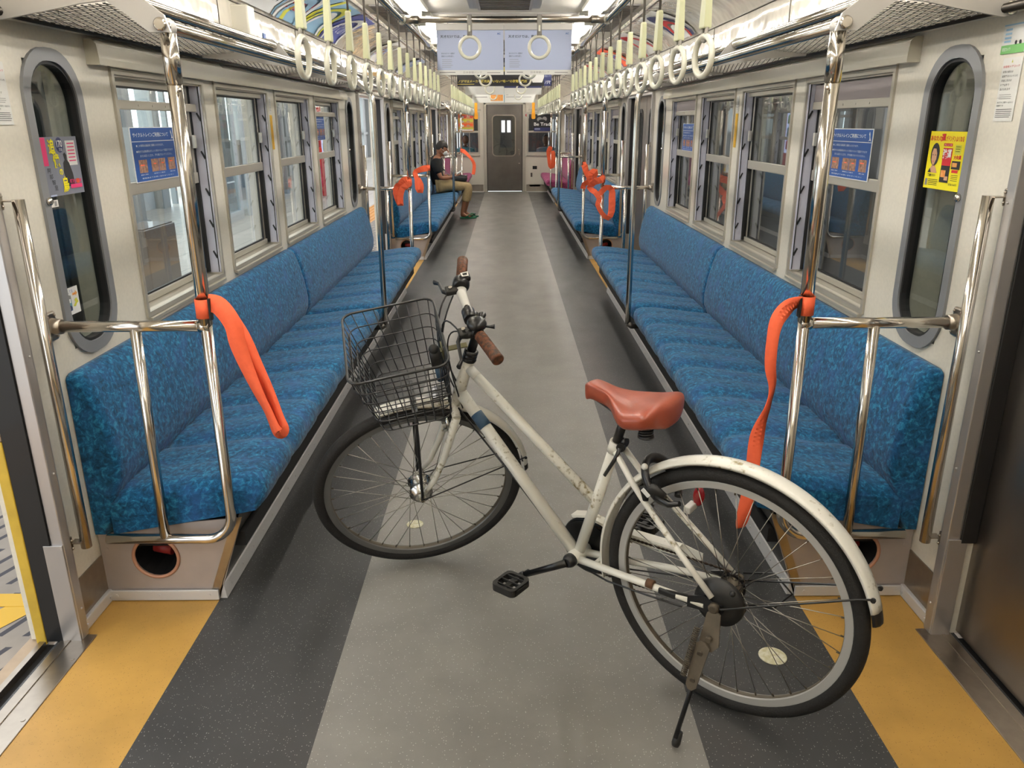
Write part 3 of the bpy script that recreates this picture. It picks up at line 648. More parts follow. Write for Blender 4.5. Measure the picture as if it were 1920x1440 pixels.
def bench(s, b, L, nsec, nper, fab, label):
    t = thing('bench_seat', label, 'bench seat', (s*1.05, b+L/2, 0), 'longitudinal benches' if fab == 'seat_blue' else 'priority benches')
    y0, y1 = b-.015, b+L+.015
    for k in range(nsec):
        a = y0+(y1-y0)*k/nsec; c = y0+(y1-y0)*(k+1)/nsec
        m = MB(); cush(m, s, a+.003, c-.003, nper); obj('seat_cushion', m, fab, t)
        m = MB(); backr(m, s, a+.003, c-.003); obj('backrest', m, fab, t)
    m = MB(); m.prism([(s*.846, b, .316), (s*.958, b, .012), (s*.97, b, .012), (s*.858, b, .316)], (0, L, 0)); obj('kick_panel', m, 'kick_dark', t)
    m = MB()
    m.prism([(s*.932, b, .003), (s*.938, b, .050), (s*.948, b, .054), (s*.962, b, .003)], (0, L, 0))
    for k in range(int(L/.12)): m.box((s*.934, b+.06+k*.12, .026), (.004, .007, .006))
    obj('floor_trim', m, 'aluminium', t)
    m = MB(); m.b2(s*.855, s*1.26, b+.02, b+L-.02, .19, .24); obj('heater_box', m, 'dark_cavity', t)
    for yy, sg in ((b, 1), (b+L, -1)):
        m = MB(); N_ = 24; hc = (1.146, .160); hr = .070
        out = [(.852, .30), (.958, .0), (1.05, 0), (1.146, 0), (1.25, 0), (1.322, 0), (1.322, .10), (1.322, .244), (1.25, .25), (1.146, .266), (1.0, .29)]
        # plate with a round pipe hole: ring between outline and circle
        oo = []
        for k in range(N_):
            a = 2*PI*k/N_; dx, dz = math.cos(a), math.sin(a); best = 9
            P_ = out
            for i in range(len(P_)):
                (ax, az), (bx, bz) = P_[i], P_[(i+1) % len(P_)]; ex, ez = bx-ax, bz-az; den = dx*ez-dz*ex
                if abs(den) < 1e-9: continue
                tt = ((ax-hc[0])*ez-(az-hc[1])*ex)/den; uu = ((ax-hc[0])*dz-(az-hc[1])*dx)/den
                if tt > 0 and -1e-6 <= uu <= 1+1e-6: best = min(best, tt)
            oo.append((hc[0]+dx*best, hc[1]+dz*best))
        ii = [(hc[0]+hr*math.cos(2*PI*k/N_), hc[1]+hr*math.sin(2*PI*k/N_)) for k in range(N_)]
        m.ring([(s*x, yy, z) for x, z in oo], [(s*x, yy, z) for x, z in ii], (0, sg*.006, 0))
        # fill the outline corners missed by the ring
        for c in ((1.322, 0), (1.322, .244), (.852, .30), (.958, 0)):
            near = sorted(oo, key=lambda p: (p[0]-c[0])**2+(p[1]-c[1])**2)[:2]
            m.prism([(s*near[0][0], yy, near[0][1]), (s*c[0], yy, c[1]), (s*near[1][0], yy, near[1][1])], (0, sg*.006, 0))
        for c in ((1.30, .19), (1.30, .03), (1.15, .035), (.985, .035)): m.lathe([(.005, 0), (.005, .002)], (s*c[0], yy, c[1]), (0, -sg, 0), 8)
        e = obj('end_plate', m, 'kick_steel', t)
        m = MB(); m.torus((s*hc[0], yy-sg*.001, hc[1]), (0, 1, 0), hr+.003, .006, 32, 8); obj('hole_rim', m, 'ring_copper', e)
        m = MB(); m.prism([(s*(hc[0]+.1*math.cos(q)), yy+sg*.16, hc[1]+.1*math.sin(q)) for q in [2*PI*k/16 for k in range(16)]], (0, sg*.004, 0))
        m.ring([(s*(hc[0]+.085*math.cos(q)), yy+sg*.006, hc[1]+.085*math.sin(q)) for q in [2*PI*k/16 for k in range(16)]], [(s*(hc[0]+.078*math.cos(q)), yy+sg*.006, hc[1]+.078*math.sin(q)) for q in [2*PI*k/16 for k in range(16)]], (0, sg*.16, 0)); obj('pipe_cavity', m, 'dark_cavity', e)
        m = MB(); m.tube([(s*1.11, yy+sg*.05, .16), (s*1.17, yy+sg*.06, .168)], .020, 10); m.tube([(s*1.10, yy+sg*.055, .19), (s*1.19, yy+sg*.06, .192)], .004, 6); obj('valve', m, 'pipe_red', e)
        m = MB(); m.prism([(s*.85, yy-sg*.003, .305), (s*.957, yy-sg*.003, .02), (s*.985, yy-sg*.003, .02), (s*.88, yy-sg*.003, .30)], (0, sg*.004, 0)); obj('corner_strip', m, 'satin_steel', e)
        m = MB(); m.b2(s*.955, s*1.31, yy-sg*.004, yy-sg*.012, .003, .040, .002); 
        for x in (.985, 1.15, 1.29): m.lathe([(.005, 0), (.005, .002)], (s*x, yy-sg*.012, .022), (0, -sg, 0), 8)
        obj('end_trim', m, 'aluminium', e)
    return t
for s in (-1, 1):
    bench(s, BASE[0], 4.94, 2, 6, 'seat_blue', 'long blue moquette bench nearest the camera on the %s side of the carriage' % SD[s])
    bench(s, BASE[1], 4.94, 2, 6, 'seat_blue', ('blue moquette bench farther away on the left, where the masked man sits' if s < 0 else 'blue moquette bench farther away on the right, empty and beyond the closed door'))
    bench(s, BASE[2], 2.5, 1, 6, 'seat_pink', 'short pink priority bench at the far %s end of the carriage' % SD[s])

# ------------------------------------------------------------------ grab frames at the bench ends
def arc(c, r, a0, a1, n, ex, ez):
    return [Vector(c)+Vector(ex)*r*math.cos(math.radians(a0+(a1-a0)*k/n))+Vector(ez)*r*math.sin(math.radians(a0+(a1-a0)*k/n)) for k in range(n+1)]
def frame(s, y, label):
    t = thing('grab_rail', label, 'grab rail', (s*.87, y, .25), 'grab rails at the bench ends')
    X = .868
    m = MB(); m.tube([(s*X, y, .95), (s*X, y, 1.722)], .0195, 16); m.tube([(s*X, y, 1.60), (s*X, y, 1.722)], .0215, 16); m.sph((s*.851, y-.018, 1.585), .006, 8, 5); obj('pole', m, 'chrome', t)
    m = MB()
    P = [(s*X, y, .955)] + arc((s*(X+.085), y, .335), .085, 180, 270, 8, (s, 0, 0), (0, 0, 1)) + [(s*1.268, y, .252)]
    m.tube(P, .0165, 14); obj('bent_rail', m, 'chrome', t)
    m = MB(); m.tube([(s*X, y, .945), (s*1.30, y, .945)], .0165, 14); m.tube([(s*(X-.012), y, .945), (s*(X+.02), y, .945)], .019, 14); b = obj('cross_rail', m, 'chrome', t)
    m = MB(); m.tube([(s*1.075, y, .945), (s*1.085, y, .252)], .0155, 14); obj('upright', m, 'chrome', t)
    m = MB(); m.box((s*1.318, y, .945), (.012, .055, .085), .01); m.lathe([(.026, 0), (.024, .012), (.0215, .03)], (s*1.314, y, .945), (-s, 0, 0), 16)
    for a in (-1, 1):
        for c in (-1, 1): m.sph((s*1.311, y+a*.018, .945+c*.031), .004, 6, 4)
    obj('wall_flange', m, 'satin_steel', t)
    m = MB(); m.sph((s*X, y, 1.736), (.024, .022, .024), 14, 8); obj('top_joint', m, 'bracket_grey', t)
    return t
FR = {}
where = ['near end of the nearest bench', 'far end of the nearest bench', 'near end of the second bench, beyond the doorway', 'far end of the second bench', 'near end of the pink bench']
for s in (-1, 1):
    for k, y in enumerate((2.208, 7.232, 9.008, 14.032, 15.808)):
        if k == 0: p = frame(s, y, 'chrome grab rail at the near end of the nearest bench on the %s' % SD[s]); FR[s] = p
        else: copy_tree(p, (0, y-2.208, 0), 'chrome grab rail, %s, %s' % (where[k], SD[s]))
# poles standing halfway along the benches, bent outward at the top
for s in (-1, 1):
    for b, nm in ((BASE[0], 'nearest'), (BASE[1], 'second')):
        y = b+2.47
        P = [(s*.752, y, .315), (s*.752, y, .45), (s*.752, y, 1.60)] + [(s*(.752+.06*(1-math.cos(a))), y, 1.60+.10*math.sin(a)) for a in (.4, .8, 1.2)] + [(s*.83, y, 1.722), (s*.852, y, 1.738)]
        m = MB(); m.tube(P, .0165, 14); t = thing('standing_pole', 'chrome pole standing halfway along the %s %s bench' % (nm, SD[s]), 'pole', (s*.752, y, .315), 'poles along the benches')
        obj('pole_tube', m, 'chrome', t)
        m = MB(); m.tube([(s*.752, y, .318), (s*.775, y, .300), (s*.84, y, .296)], [.019, .017, .014], 12); obj('foot', m, 'dark_steel', t)
        m = MB(); m.box((s*.85, y, 1.738), (.05, .05, .05), .012, Matrix.Rotation(-s*.6, 3, 'Y')); obj('top_clamp', m, 'bracket_grey', t)
# vertical grab bars beside the doors
for s in (-1, 1):
    n = 0
    for di, (y0, y1) in enumerate(DOORS):
        for yy, sg in ((y0, -1), (y1, 1)):
            if di == 0 and sg < 0: continue
            y = yy+sg*.062
            wh = {(0, 1): 'the open doorway nearest the camera' if s < 0 else 'the closed door nearest the camera', (1, -1): 'the near side of the middle door', (1, 1): 'the far side of the middle door', (2, -1): 'the near side of the farthest door', (2, 1): 'the far side of the farthest door'}[(di, sg)]
            t = thing('door_grab_bar', 'vertical chrome grab bar beside %s, %s wall' % (wh, SD[s]), 'grab bar', (s*1.275, y, .28), 'grab bars beside the doors')
            m = MB(); m.tube([(s*1.275, y, .285), (s*1.275, y, 1.315)], .0155, 14); obj('bar', m, 'chrome', t)
            for z in (.31, 1.312):
                m = MB(); m.box((s*1.292, y-sg*.012, z), (.030, .028, .004), .001); m.box((s*1.309, y-sg*.03, z), (.016, .022, .045), .003); m.sph((s*1.298, y-sg*.03, z+.013), .004, 6, 4); m.sph((s*1.298, y-sg*.03, z-.013), .004, 6, 4); obj('bracket', m, 'satin_steel', t)

# ------------------------------------------------------------------ luggage racks
def plate(s, y, th=.010):
    lo = [(.846, 1.722), (.90, 1.722), (.955, 1.766), (1.0, 1.795), (1.06, 1.789), (1.15, 1.772), (1.27, 1.752), (1.30, 1.758)]
    hi = [(1.31, 1.79), (1.24, 1.812), (1.10, 1.858), (1.0, 1.868), (.95, 1.850), (.90, 1.795), (.858, 1.762)]
    m = MB(); m.prism([(s*x, y-th/2, z) for x, z in lo+hi], (0, th, 0)); return m
def small_plate(s, y, th=.008):
    m = MB(); m.prism([(s*x, y-th/2, z) for x, z in ((.862, 1.728), (.885, 1.722), (1.10, 1.752), (1.25, 1.76), (1.26, 1.785), (1.0, 1.835), (.955, 1.83), (.93, 1.81))], (0, th, 0)); return m
def rack(s, y0, y1, label, cols):
    t = thing('luggage_rack', label, 'luggage rack', (s*1.08, (y0+y1)/2, 1.75), 'luggage racks')
    m = MB(); m.tube([(s*.868, y0, 1.738), (s*.868, y1, 1.738)], .0165, 14); obj('front_bar', m, 'chrome', t)
    m = MB(); m.tube([(s*.952, y0+.02, 1.803), (s*.952, y1, 1.803)], .0145, 14); obj('upper_bar', m, 'chrome', t)
    m = MB(); m.tube([(s*1.27, y0-.9 if y0 < 3 else y0, 1.772), (s*1.27, y1, 1.772)], .012, 10); m.tube([(s*.958, y0, 1.790), (s*.958, y1, 1.790)], .004, 8); obj('rear_bar', m, 'dark_tube', t)
    m = MB(); g = .080; Wd = 1.35; ya = y0-Wd
    while ya < y1+Wd:
        for sg in (1, -1):
            # slanting wires: together they make long diamond cells between the upper bar and the rear tube
            a = Vector((s*.955, ya, 1.796)); b = Vector((s*1.27, ya+sg*Wd, 1.768)); d = b-a; t0, t1 = 0.0, 1.0
            for lim, up in ((y0, False), (y1, True)):
                tc = (lim-a.y)/d.y
                if (d.y > 0) == up: t1 = min(t1, tc)
                else: t0 = max(t0, tc)
            if t1-t0 < .01: continue
            a, b = a+d*t0, a+d*t1; d = (b-a).normalized(); q = Vector((0, 0, 1)); w = d.cross(q)*.0013; q = q*.0013
            m.add([a-w-q, a+w-q, a+w+q, a-w+q, b-w-q, b+w-q, b+w+q, b-w+q], [[0, 1, 5, 4], [1, 2, 6, 5], [2, 3, 7, 6], [3, 0, 4, 7]], True)
        ya += g
    obj('wire_mesh', m, 'mesh_wire', t, recalc=False)
    m = plate(s, y0-.012); e = obj('end_bracket', m, 'bracket_grey', t)
    for c in ((.868, 1.740), (1.283, 1.773)): m = MB(); m.lathe([(.0165, 0), (.0165, .006), (.012, .009)], (s*c[0], y0-.018, c[1]), (0, -1, 0), 18); obj('bolt', m, 'chrome', e)
    obj('end_bracket', plate(s, y1), 'bracket_grey', t)
    k = 1
    while y0+k*1.3 < y1-.4:
        obj('bracket', small_plate(s, y0+k*1.32), 'bracket_grey', t); k += 1
    return t
for s in (-1, 1):
    rack(s, 2.186, 7.20, 'wire mesh luggage rack over the nearest %s bench' % SD[s], 1)
    rack(s, 9.03, 14.0, 'wire mesh luggage rack over the second %s bench' % SD[s], 1)
    rack(s, 15.83, 18.3, 'wire mesh luggage rack over the far pink bench, %s side' % SD[s], 1)

# ------------------------------------------------------------------ strap rails, hangers, cross bars
XR = .53; ZR = 2.005
for s in (-1, 1):
    t = thing('strap_rail', 'long chrome ceiling rail carrying the hanging straps on the %s' % SD[s], 'ceiling rail', (s*XR, 8, ZR), 'ceiling strap rails')
    m = MB(); m.tube([(s*XR, -1.5, ZR), (s*XR, 17.6, ZR)], .0155, 14); obj('rail', m, 'chrome', t)
    for k, y in enumerate((.6, 2.5, 4.40, 5.9, 7.6, 9.6, 11.95, 14.0, 16.0)):
        # cream bent strips that hold the rail to the ceiling
        P = [(s*.62, y, 2.22), (s*.615, y, 2.16), (s*.59, y, 2.09), (s*.555, y, 2.035), (s*.533, y, 1.995), (s*.515, y, 1.99)]
        m = MB(); m.ribbon(P, [(0, .05, 0), (0, .05, 0), (0, .045, 0), (0, .042, 0), (0, .04, 0), (0, .04, 0)], .008); m.lathe([(.024, -.02), (.024, .02)], (s*XR, y, ZR), (0, 1, 0), 16); obj('rail_hanger', m, 'lamp_housing', t)
def strap(s, y, label, grp):
    t = thing('hanging_strap', label, 'hanging strap', (s*XR, y, ZR), grp)
    X = s*XR
    m = MB(); m.tube([(X, y-.028, ZR+.018), (X, y-.024, ZR-.02), (X, y-.006, ZR-.062), (X, y-.004, 1.855)], .0028, 6); m.tube([(X, y+.028, ZR+.018), (X, y+.024, ZR-.02), (X, y+.006, ZR-.062), (X, y+.004, 1.855)], .0028, 6)
    m.tube([(X, y-.028, ZR+.018), (X, y, ZR+.022), (X, y+.028, ZR+.018)], .0028, 6); obj('cord', m, 'cord', t)
    m = MB(); a, b = (.0105, .008), (.0155, .0105)
    vs = [(X+sx*q[1], y+sy*q[0], z) for (q, z) in (((.0085, .006), 1.862), (a, 1.857), (b, 1.738), ((.0145, .0095), 1.735)) for sx, sy in ((-1, -1), (1, -1), (1, 1), (-1, 1))]
    m.add(vs, [[i*4+k, i*4+(k+1) % 4, i*4+4+(k+1) % 4, i*4+4+k] for i in range(3) for k in range(4)] + [[0, 1, 2, 3], [12, 13, 14, 15]]); obj('strap_cover', m, 'handle_green', t)
    m = MB()
    m.tube([(X, y-.011, 1.737), (X-.002, y-.013, 1.722), (X, y-.008, 1.706), (X, y, 1.702)], [.005, .0055, .005, .004], 6); m.tube([(X, y+.011, 1.737), (X, y+.013, 1.722), (X, y+.008, 1.706), (X, y, 1.702)], [.005, .0055, .005, .004], 6); obj('loop', m, 'strap_grey', t)
    m = MB(); m.torus((X, y, 1.667), (1, 0, 0), .0495, .0085, 40, 10); obj('ring', m, 'ring_cream', t)
    return t
PRO = {}
def turn(t, ang, tilt=0):
    t.rotation_euler = (tilt, 0, ang)
for s in (-1, 1):
    ys = [2.245+.335*k for k in range(14)]
    p = None
    for k, y in enumerate(ys):
        lab = 'cream ring strap over the nearest %s bench, %s in its row from the camera' % (SD[s], ORD[k])
        if p is None: p = strap(s, y, lab, 'ring straps over the nearest benches'); q = p
        else: q = copy_tree(p, (0, y-ys[0], 0), lab)
        turn(q, random.uniform(-.06, .06) + (.2 if s > 0 else -.03), random.uniform(-.03, .03))
    for k in range(17):
        q = copy_tree(p, (0, 8.25+.335*k-ys[0], 0), 'cream ring strap beyond the middle door on the %s rail, %s in its row' % (SD[s], ORD[k])); q['group'] = 'ring straps beyond the middle door'
        turn(q, random.uniform(-.1, .1) + (.15 if s > 0 else 0), random.uniform(-.03, .03))
# cross bars with two rings each
def cross(y, label):
    t = thing('cross_bar', label, 'ceiling bar', (0, y, ZR), 'ceiling cross bars')
    m = MB(); m.tube([(-XR+.01, y, ZR), (XR-.01, y, ZR)], .0155, 14); obj('bar', m, 'satin_steel', t)
    
    for sg in (-1, 1): m = MB(); m.tube([(sg*(XR-.02), y, ZR), (sg*(XR-.085), y, ZR)], .0205, 14); obj('sleeve', m, 'satin_steel', t)
    return t
def ringstrap(x, y, label):
    t = thing('ring_strap', label, 'hanging strap', (x, y, ZR), 'ring straps on the cross bars')
    m = MB(); m.ribbon([(x, y-.005, 1.92), (x, y-.012, 1.955), (x, y-.019, 1.995), (x, y-.012, 2.022), (x, y, 2.027), (x, y+.012, 2.022), (x, y+.019, 1.995), (x, y+.012, 1.955), (x, y+.005, 1.92)], (.024, 0, 0), .003); obj('strap', m, 'strap_grey', t)
    m = MB(); m.box((x, y-.016, 1.962), (.010, .004, .03), .003); obj('buckle', m, 'ring_cream', t)
    m = MB(); m.torus((x, y, 1.873), (0, 1, 0), .052, .0092, 44, 10); obj('ring', m, 'ring_cream', t); return t
cb = rs = None
for k, y in enumerate((4.40, 6.35, 7.6, 9.6, 11.95)):
    nm = ['nearest', 'second', 'third', 'fourth', 'farthest'][k]
    l = 'horizontal steel bar crossing the ceiling, %s from the camera' % nm
    cb = cross(y, l) if k == 0 else cb; 
    if k: copy_tree(cb, (0, y-4.40, 0), l)
    for x in (-.182, .178):
        l = 'cream ring hanging from the %s cross bar, %s of the two' % (nm, 'left' if x < 0 else 'right')
        if rs is None: rs = ringstrap(x, y, l)
        else: copy_tree(rs, (x+.182, y-4.40, 0), l)
# yellow straps by the priority seats
for s in (-1, 1):
    x = -.58 if s < 0 else .53; y = 16.0
    t = thing('yellow_strap', 'yellow hanging strap in front of the end wall, %s of the grey door' % SD[s], 'hanging strap', (x, y, 1.9), 'yellow straps at the far end')
    m = MB(); m.box((x, y, 1.79), (.055, .02, .21), .006); m.tube([(x, y, 1.89), (x, y, 2.01)], .01, 8); obj('strap_cover', m, 'yellow_strap', t)
    m = MB(); m.prism([(x-.033, y-.015, 1.69), (x+.033, y-.015, 1.69), (x+.040, y-.015, 1.60), (x+.028, y-.015, 1.575), (x-.028, y-.015, 1.575), (x-.040, y-.015, 1.60)], (0, .03, 0)); obj('handle', m, 'yellow_strap', t)

# ------------------------------------------------------------------ ceiling fittings
lp = None
for s in (-1, 1):
    for k in range(13):
        y = -1.9+1.55*k
        l = 'fluorescent ceiling lamp on the %s side, %s along from behind the camera' % (SD[s], ORD[k])
        t = thing('ceiling_lamp', l, 'ceiling lamp', (s*.585, y+.65, 2.2), 'fluorescent ceiling lamps')
        m = MB(); m.b2(s*.505, s*.665, y, y+1.36, 2.196, 2.219, .004); m.b2(s*.545, s*.625, y+.0, y+.05, 2.135, 2.2, .004); m.b2(s*.545, s*.625, y+1.31, y+1.36, 2.135, 2.2, .004); obj('lamp_housing', m, 'lamp_housing', t)
        m = MB(); m.tube([(s*.585, y+.05, 2.158), (s*.585, y+1.31, 2.158)], .0175, 12); obj('lamp_tube', m, 'lamp_tube', t)
def fan(y, label):
    t = thing('ceiling_fan_housing', label, 'ceiling vent', (0, y, 2.2), 'ceiling fan housings')
    m = MB(); m.prism([(-.235, y, 2.22), (-.20, y, 2.115), (.20, y, 2.115), (.235, y, 2.22)], (0, 1.25, 0)); obj('housing', m, 'bracket_grey', t)
    m = MB(); m.b2(-.135, .135, y+.03, y+1.2, 2.108, 2.114); obj('grille', m, 'mid_grey' if 'fan_grille' not in MATS else 'fan_grille', t)
    m = MB()
    for k in range(18): m.b2(-.135, .135, y+.04+k*.065, y+.05+k*.065, 2.104, 2.112)
    m.b2(-.15, .15, y+.015, y+.03, 2.102, 2.118); m.b2(-.15, .15, y+1.2, y+1.215, 2.102, 2.118); m.b2(-.15, -.135, y+.015, y+1.215, 2.102, 2.118); m.b2(.135, .15, y+.015, y+1.215, 2.102, 2.118)
    obj('grille_frame', m, 'satin_steel', t)
    for s in (-1, 1):
        m = MB(); m.b2(s*.26, s*.48, y+.2, y+1.24, 2.205, 2.22, .003); v = obj('side_vent', m, 'ceiling_cream', t)
        m = MB()
        for k in range(6): m.b2(s*(.37+k*.017), s*(.378+k*.017), y+.85, y+.98, 2.202, 2.207)
        m.b2(s*.27, s*.47, y+1.1, y+1.16, 2.186, 2.19) if False else None
        obj('slot', m, 'dark_cavity', v)
    return t
fp = fan(3.62, 'grey ceiling fan housing above the bicycle, nearest the camera')
for k in range(1, 5): copy_tree(fp, (0, 3.0*k, 0), 'grey ceiling fan housing, %s along the ceiling' % ORD[k])
m = MB()
for k in range(10):
    y = .5+1.8*k; m.b2(-.92, .92, y-.012, y+.012, 2.212, 2.22)
struct('trim_30', m, 'bracket_grey')
g = None
for s in (-1, 1):
    for k in range(4):
        y = 5.5+3.2*k
        t = thing('air_grille', 'dark air grille in the ceiling outside the %s lamp row, %s along' % (SD[s], ORD[k]), 'ceiling vent', (s*.73, y, 2.2), 'ceiling air grilles')
        m = MB(); m.b2(s*.70, s*.87, y, y+1.5, 2.212, 2.22); obj('grille_panel', m, 'mid_grey', t)
        m = MB()
        for j in range(30): m.b2(s*.71, s*.86, y+.02+j*.05, y+.044+j*.05, 2.208, 2.213)
        obj('slot', m, 'dark_steel', t)
# ------------------------------------------------------------------ the bicycle, in its own frame: u forward, v to its left, w up
_az = math.radians(141.4); _ln = math.radians(2.0)
BU = Vector((math.cos(_az), math.sin(_az), 0)); _left = Vector((-math.sin(_az), math.cos(_az), 0))
BW = Vector((0, 0, 1))*math.cos(_ln) + _left*math.sin(_ln); BV = _left*math.cos(_ln) - Vector((0, 0, 1))*math.sin(_ln)
BP = Vector((.574, 1.745, .001))
BM = Matrix(((BU.x, BV.x, BW.x, BP.x), (BU.y, BV.y, BW.y, BP.y), (BU.z, BV.z, BW.z, BP.z), (0, 0, 0, 1)))
HA = math.radians(68); SA = Vector((-math.cos(HA), 0, math.sin(HA))); HEAD = Vector((.860, 0, .812)); STEER = math.radians(53)
SR = Matrix.Translation(HEAD) @ Matrix.Rotation(STEER, 4, SA) @ Matrix.Translation(-HEAD)
bike = thing('bicycle', 'white city bicycle with a black wire basket and brown saddle parked across the aisle', 'bicycle', mat=BM)
def bp(name, mb, m, parent=None, steer=False, label=None, recalc=True):
    if steer: mb.xf(lambda p: SR @ p)
    o = obj(name, mb, m, None, recalc=recalc); par = parent or bike
    o.parent = par; ROOTM[o.name] = BM
    if label: o['label'] = label
    return o
def wheel(hub_r, hub_w, rim, steer, cen, nsp=36, off=0.0):
    cu, cw = cen; c = Vector((cu, 0, cw))
    par = None
    m = MB(); m.torus(c, (0, 1, 0), .3300, .0200, 96, 12)
    root = bp('front_wheel' if steer else 'rear_wheel', m, 'tire', None, steer)      # the tyre carries the rest of the wheel
    m = MB(); m.lathe([(.3135, -.0125), (.3155, -.012), (.3155, .012), (.3135, .0125), (.296, .0115), (.294, .008), (.294, -.008), (.296, -.0115), (.3135, -.0125)], c, (0, 1, 0), 96, False)
    m.f = m.f[:-2]; m.mi = m.mi[:-2]; m.sm = m.sm[:-2]; bp('rim', m, rim, root, steer)
    m = MB(); m.lathe([(.2945, -.0085), (.2925, -.004), (.2925, .004), (.2945, .0085)], c, (0, 1, 0), 96, True); m.f = m.f[:-2]; m.mi = m.mi[:-2]; m.sm = m.sm[:-2]; bp('rim_bed', m, 'rim_inner', root, steer)
    for k in range(nsp):
        side = 1 if k % 2 else -1; ang = 2*PI*k/nsp + off; tw = (1 if (k//2) % 2 else -1)*math.radians(52)
        a = c + Vector((math.sin(ang+tw)*hub_r, side*hub_w, math.cos(ang+tw)*hub_r)); b = c + Vector((math.sin(ang)*.295, side*.003, math.cos(ang)*.295))
        m = MB(); m.tube([a, b], .00115, 5); sp = bp('spoke', m, 'spoke', root, steer)
    m = MB()
    for k in range(nsp):
        ang = 2*PI*k/nsp + off; d = Vector((math.sin(ang), 0, math.cos(ang))); m.tube([c+d*.295, c+d*.284], .002, 5)
    m.lathe([(.0045, -.07), (.0045, .07)], c, (0, 1, 0), 10); bp('axle', m, 'old_steel', root, steer)
    return root
rw = wheel(.024, .030, 'rim_silver', False, (0, .3485))
m = MB(); m.lathe([(.012, -.045), (.03, -.034), (.03, -.030), (.016, -.026), (.016, .026), (.03, .030), (.03, .034), (.012, .04)], (0, 0, .3485), (0, 1, 0), 24); bp('hub', m, 'old_steel', rw)
fwh = wheel(.034, .028, 'rim_dark', True, (1.088, .347), off=.05)
m = MB(); m.lathe([(.014, -.05), (.020, -.036), (.037, -.032), (.039, -.028), (.034, -.024), (.034, .020), (.039, .024), (.039, .029), (.030, .034), (.026, .046), (.012, .05)], (1.088, 0, .347), (0, 1, 0), 32); bp('hub_dynamo', m, 'hub_silver', fwh, True)
FC = Vector((1.088, 0, .347)); RC = Vector((0, 0, .3485))
# frame
m = MB()
BB = Vector((.457, 0, .297)); ST = Vector((.336, 0, .690)); H0 = HEAD + SA*.012; H1 = HEAD - SA*.155
m.tube([H0, H1], .0185, 20)
m.tube([HEAD - SA*.010, Vector((.400, 0, .488))], .0150, 18); m.tube([HEAD - SA*.105, BB + Vector((.012, 0, .004))], .0190, 20)
m.tube([BB, ST], .0160, 18); m.tube([ST - (ST-BB).normalized()*.035, ST], .0185, 18)
m.tube([BB + Vector((0, .038, 0)), BB - Vector((0, .038, 0))], .0215, 20)
for v in (1, -1):
    m.tube([BB + Vector((-.01, v*.022, -.002)), Vector((.36, v*.030, .303)), Vector((.20, v*.052, .322)), Vector((.03, v*.066, .338))], [.0115, .011, .010, .009], 14)
    m.tube([ST + Vector((-.008, v*.020, -.020)), Vector((.27, v*.030, .600)), Vector((.225, v*.040, .560)), Vector((.11, v*.056, .455)), Vector((.012, v*.067, .368))], [.0085, .0085, .0085, .0085, .008], 14)
m.box((.262, 0, .592), (.014, .062, .014), .003); m.box((.385, 0, .300), (.014, .06, .012), .003)
fr = bp('frame', m, 'bike_white', label='white painted steel frame with brown scuffs')
for v in (1, -1):
    m = MB(); m.prism([(.075, v*.066, .318), (.075, v*.066, .352), (.03, v*.066, .368), (-.018, v*.066, .356), (-.02, v*.066, .336), (.02, v*.066, .326)], (0, v*.006, 0)); bp('dropout', m, 'bike_black')
m = MB(); d = (BB-(HEAD - SA*.105)).normalized(); q = HEAD - SA*.105
m.tube([q+d*.09+Vector((0, .0005, .0006)), q+d*.14+Vector((0, .0005, .0006))], .0196, 18); bp('blue_tape', m, 'blue_tape', fr)
m = MB(); q2 = HEAD - SA*.010; d2 = (Vector((.400, 0, .488))-q2).normalized(); m.tube([q2+d2*.012, q2+d2*.05], .0156, 18); bp('frame_sticker', m, 'paper_white', fr)
# fork
m = MB(); cr = HEAD - SA*.175
m.tube([HEAD - SA*.158, cr], .018, 16); m.tube([cr + Vector((0, .046, 0)), cr + Vector((0, .02, .012)), cr + Vector((0, -.02, .012)), cr + Vector((0, -.046, 0))], .0135, 12)
for v in (1, -1):
    c0 = cr + Vector((0, v*.044, 0)); c1 = HEAD - SA*.33 + Vector((.002, v*.049, 0)); c2 = HEAD - SA*.43 + Vector((.014, v*.052, 0)); c3 = FC + Vector((-.008, v*.055, .018))
    m.tube([c0, c0*.5+c1*.5, c1, c2, c3], [.0135, .013, .0115, .0095, .008], 14); m.box(FC+Vector((-.002, v*.055, .006)), (.022, .005, .03), .002)
bp('fork', m, 'bike_white', None, True)
# mudguards
def guard(c, a0, a1, R, wd, n=40):
    vs = []; pr = [(-1, -.011), (-.93, -.004), (-.6, .003), (0, .006), (.6, .003), (.93, -.004), (1, -.011), (.9, -.0065), (.5, .0005), (0, .0035), (-.5, .0005), (-.9, -.0065)]
    N_ = len(pr)
    for k in range(n+1):
        a = math.radians(a0+(a1-a0)*k/n); e = Vector((math.sin(a), 0, math.cos(a)))
        for (x, h) in pr: vs.append(c + e*(R+h) + Vector((0, x*wd/2, 0)))
    mm = MB(); mm.add(vs, [[k*N_+i, k*N_+(i+1) % N_, (k+1)*N_+(i+1) % N_, (k+1)*N_+i] for k in range(n) for i in range(N_)] + [list(range(N_)), [n*N_+i for i in range(N_)]], True); return mm
rg = bp('rear_mudguard', guard(RC, 104, -74, .371, .054, 60), 'bike_white')
bp('guard_tip', guard(RC, -73, -79, .3705, .050, 6), 'bike_black', rg)
fg = bp('front_mudguard', guard(FC, 12, -88, .368, .050, 44), 'bike_white', None, True)
bp('guard_tip', guard(FC, -87, -92, .3675, .046, 6), 'bike_black', fg, True)
m = MB()
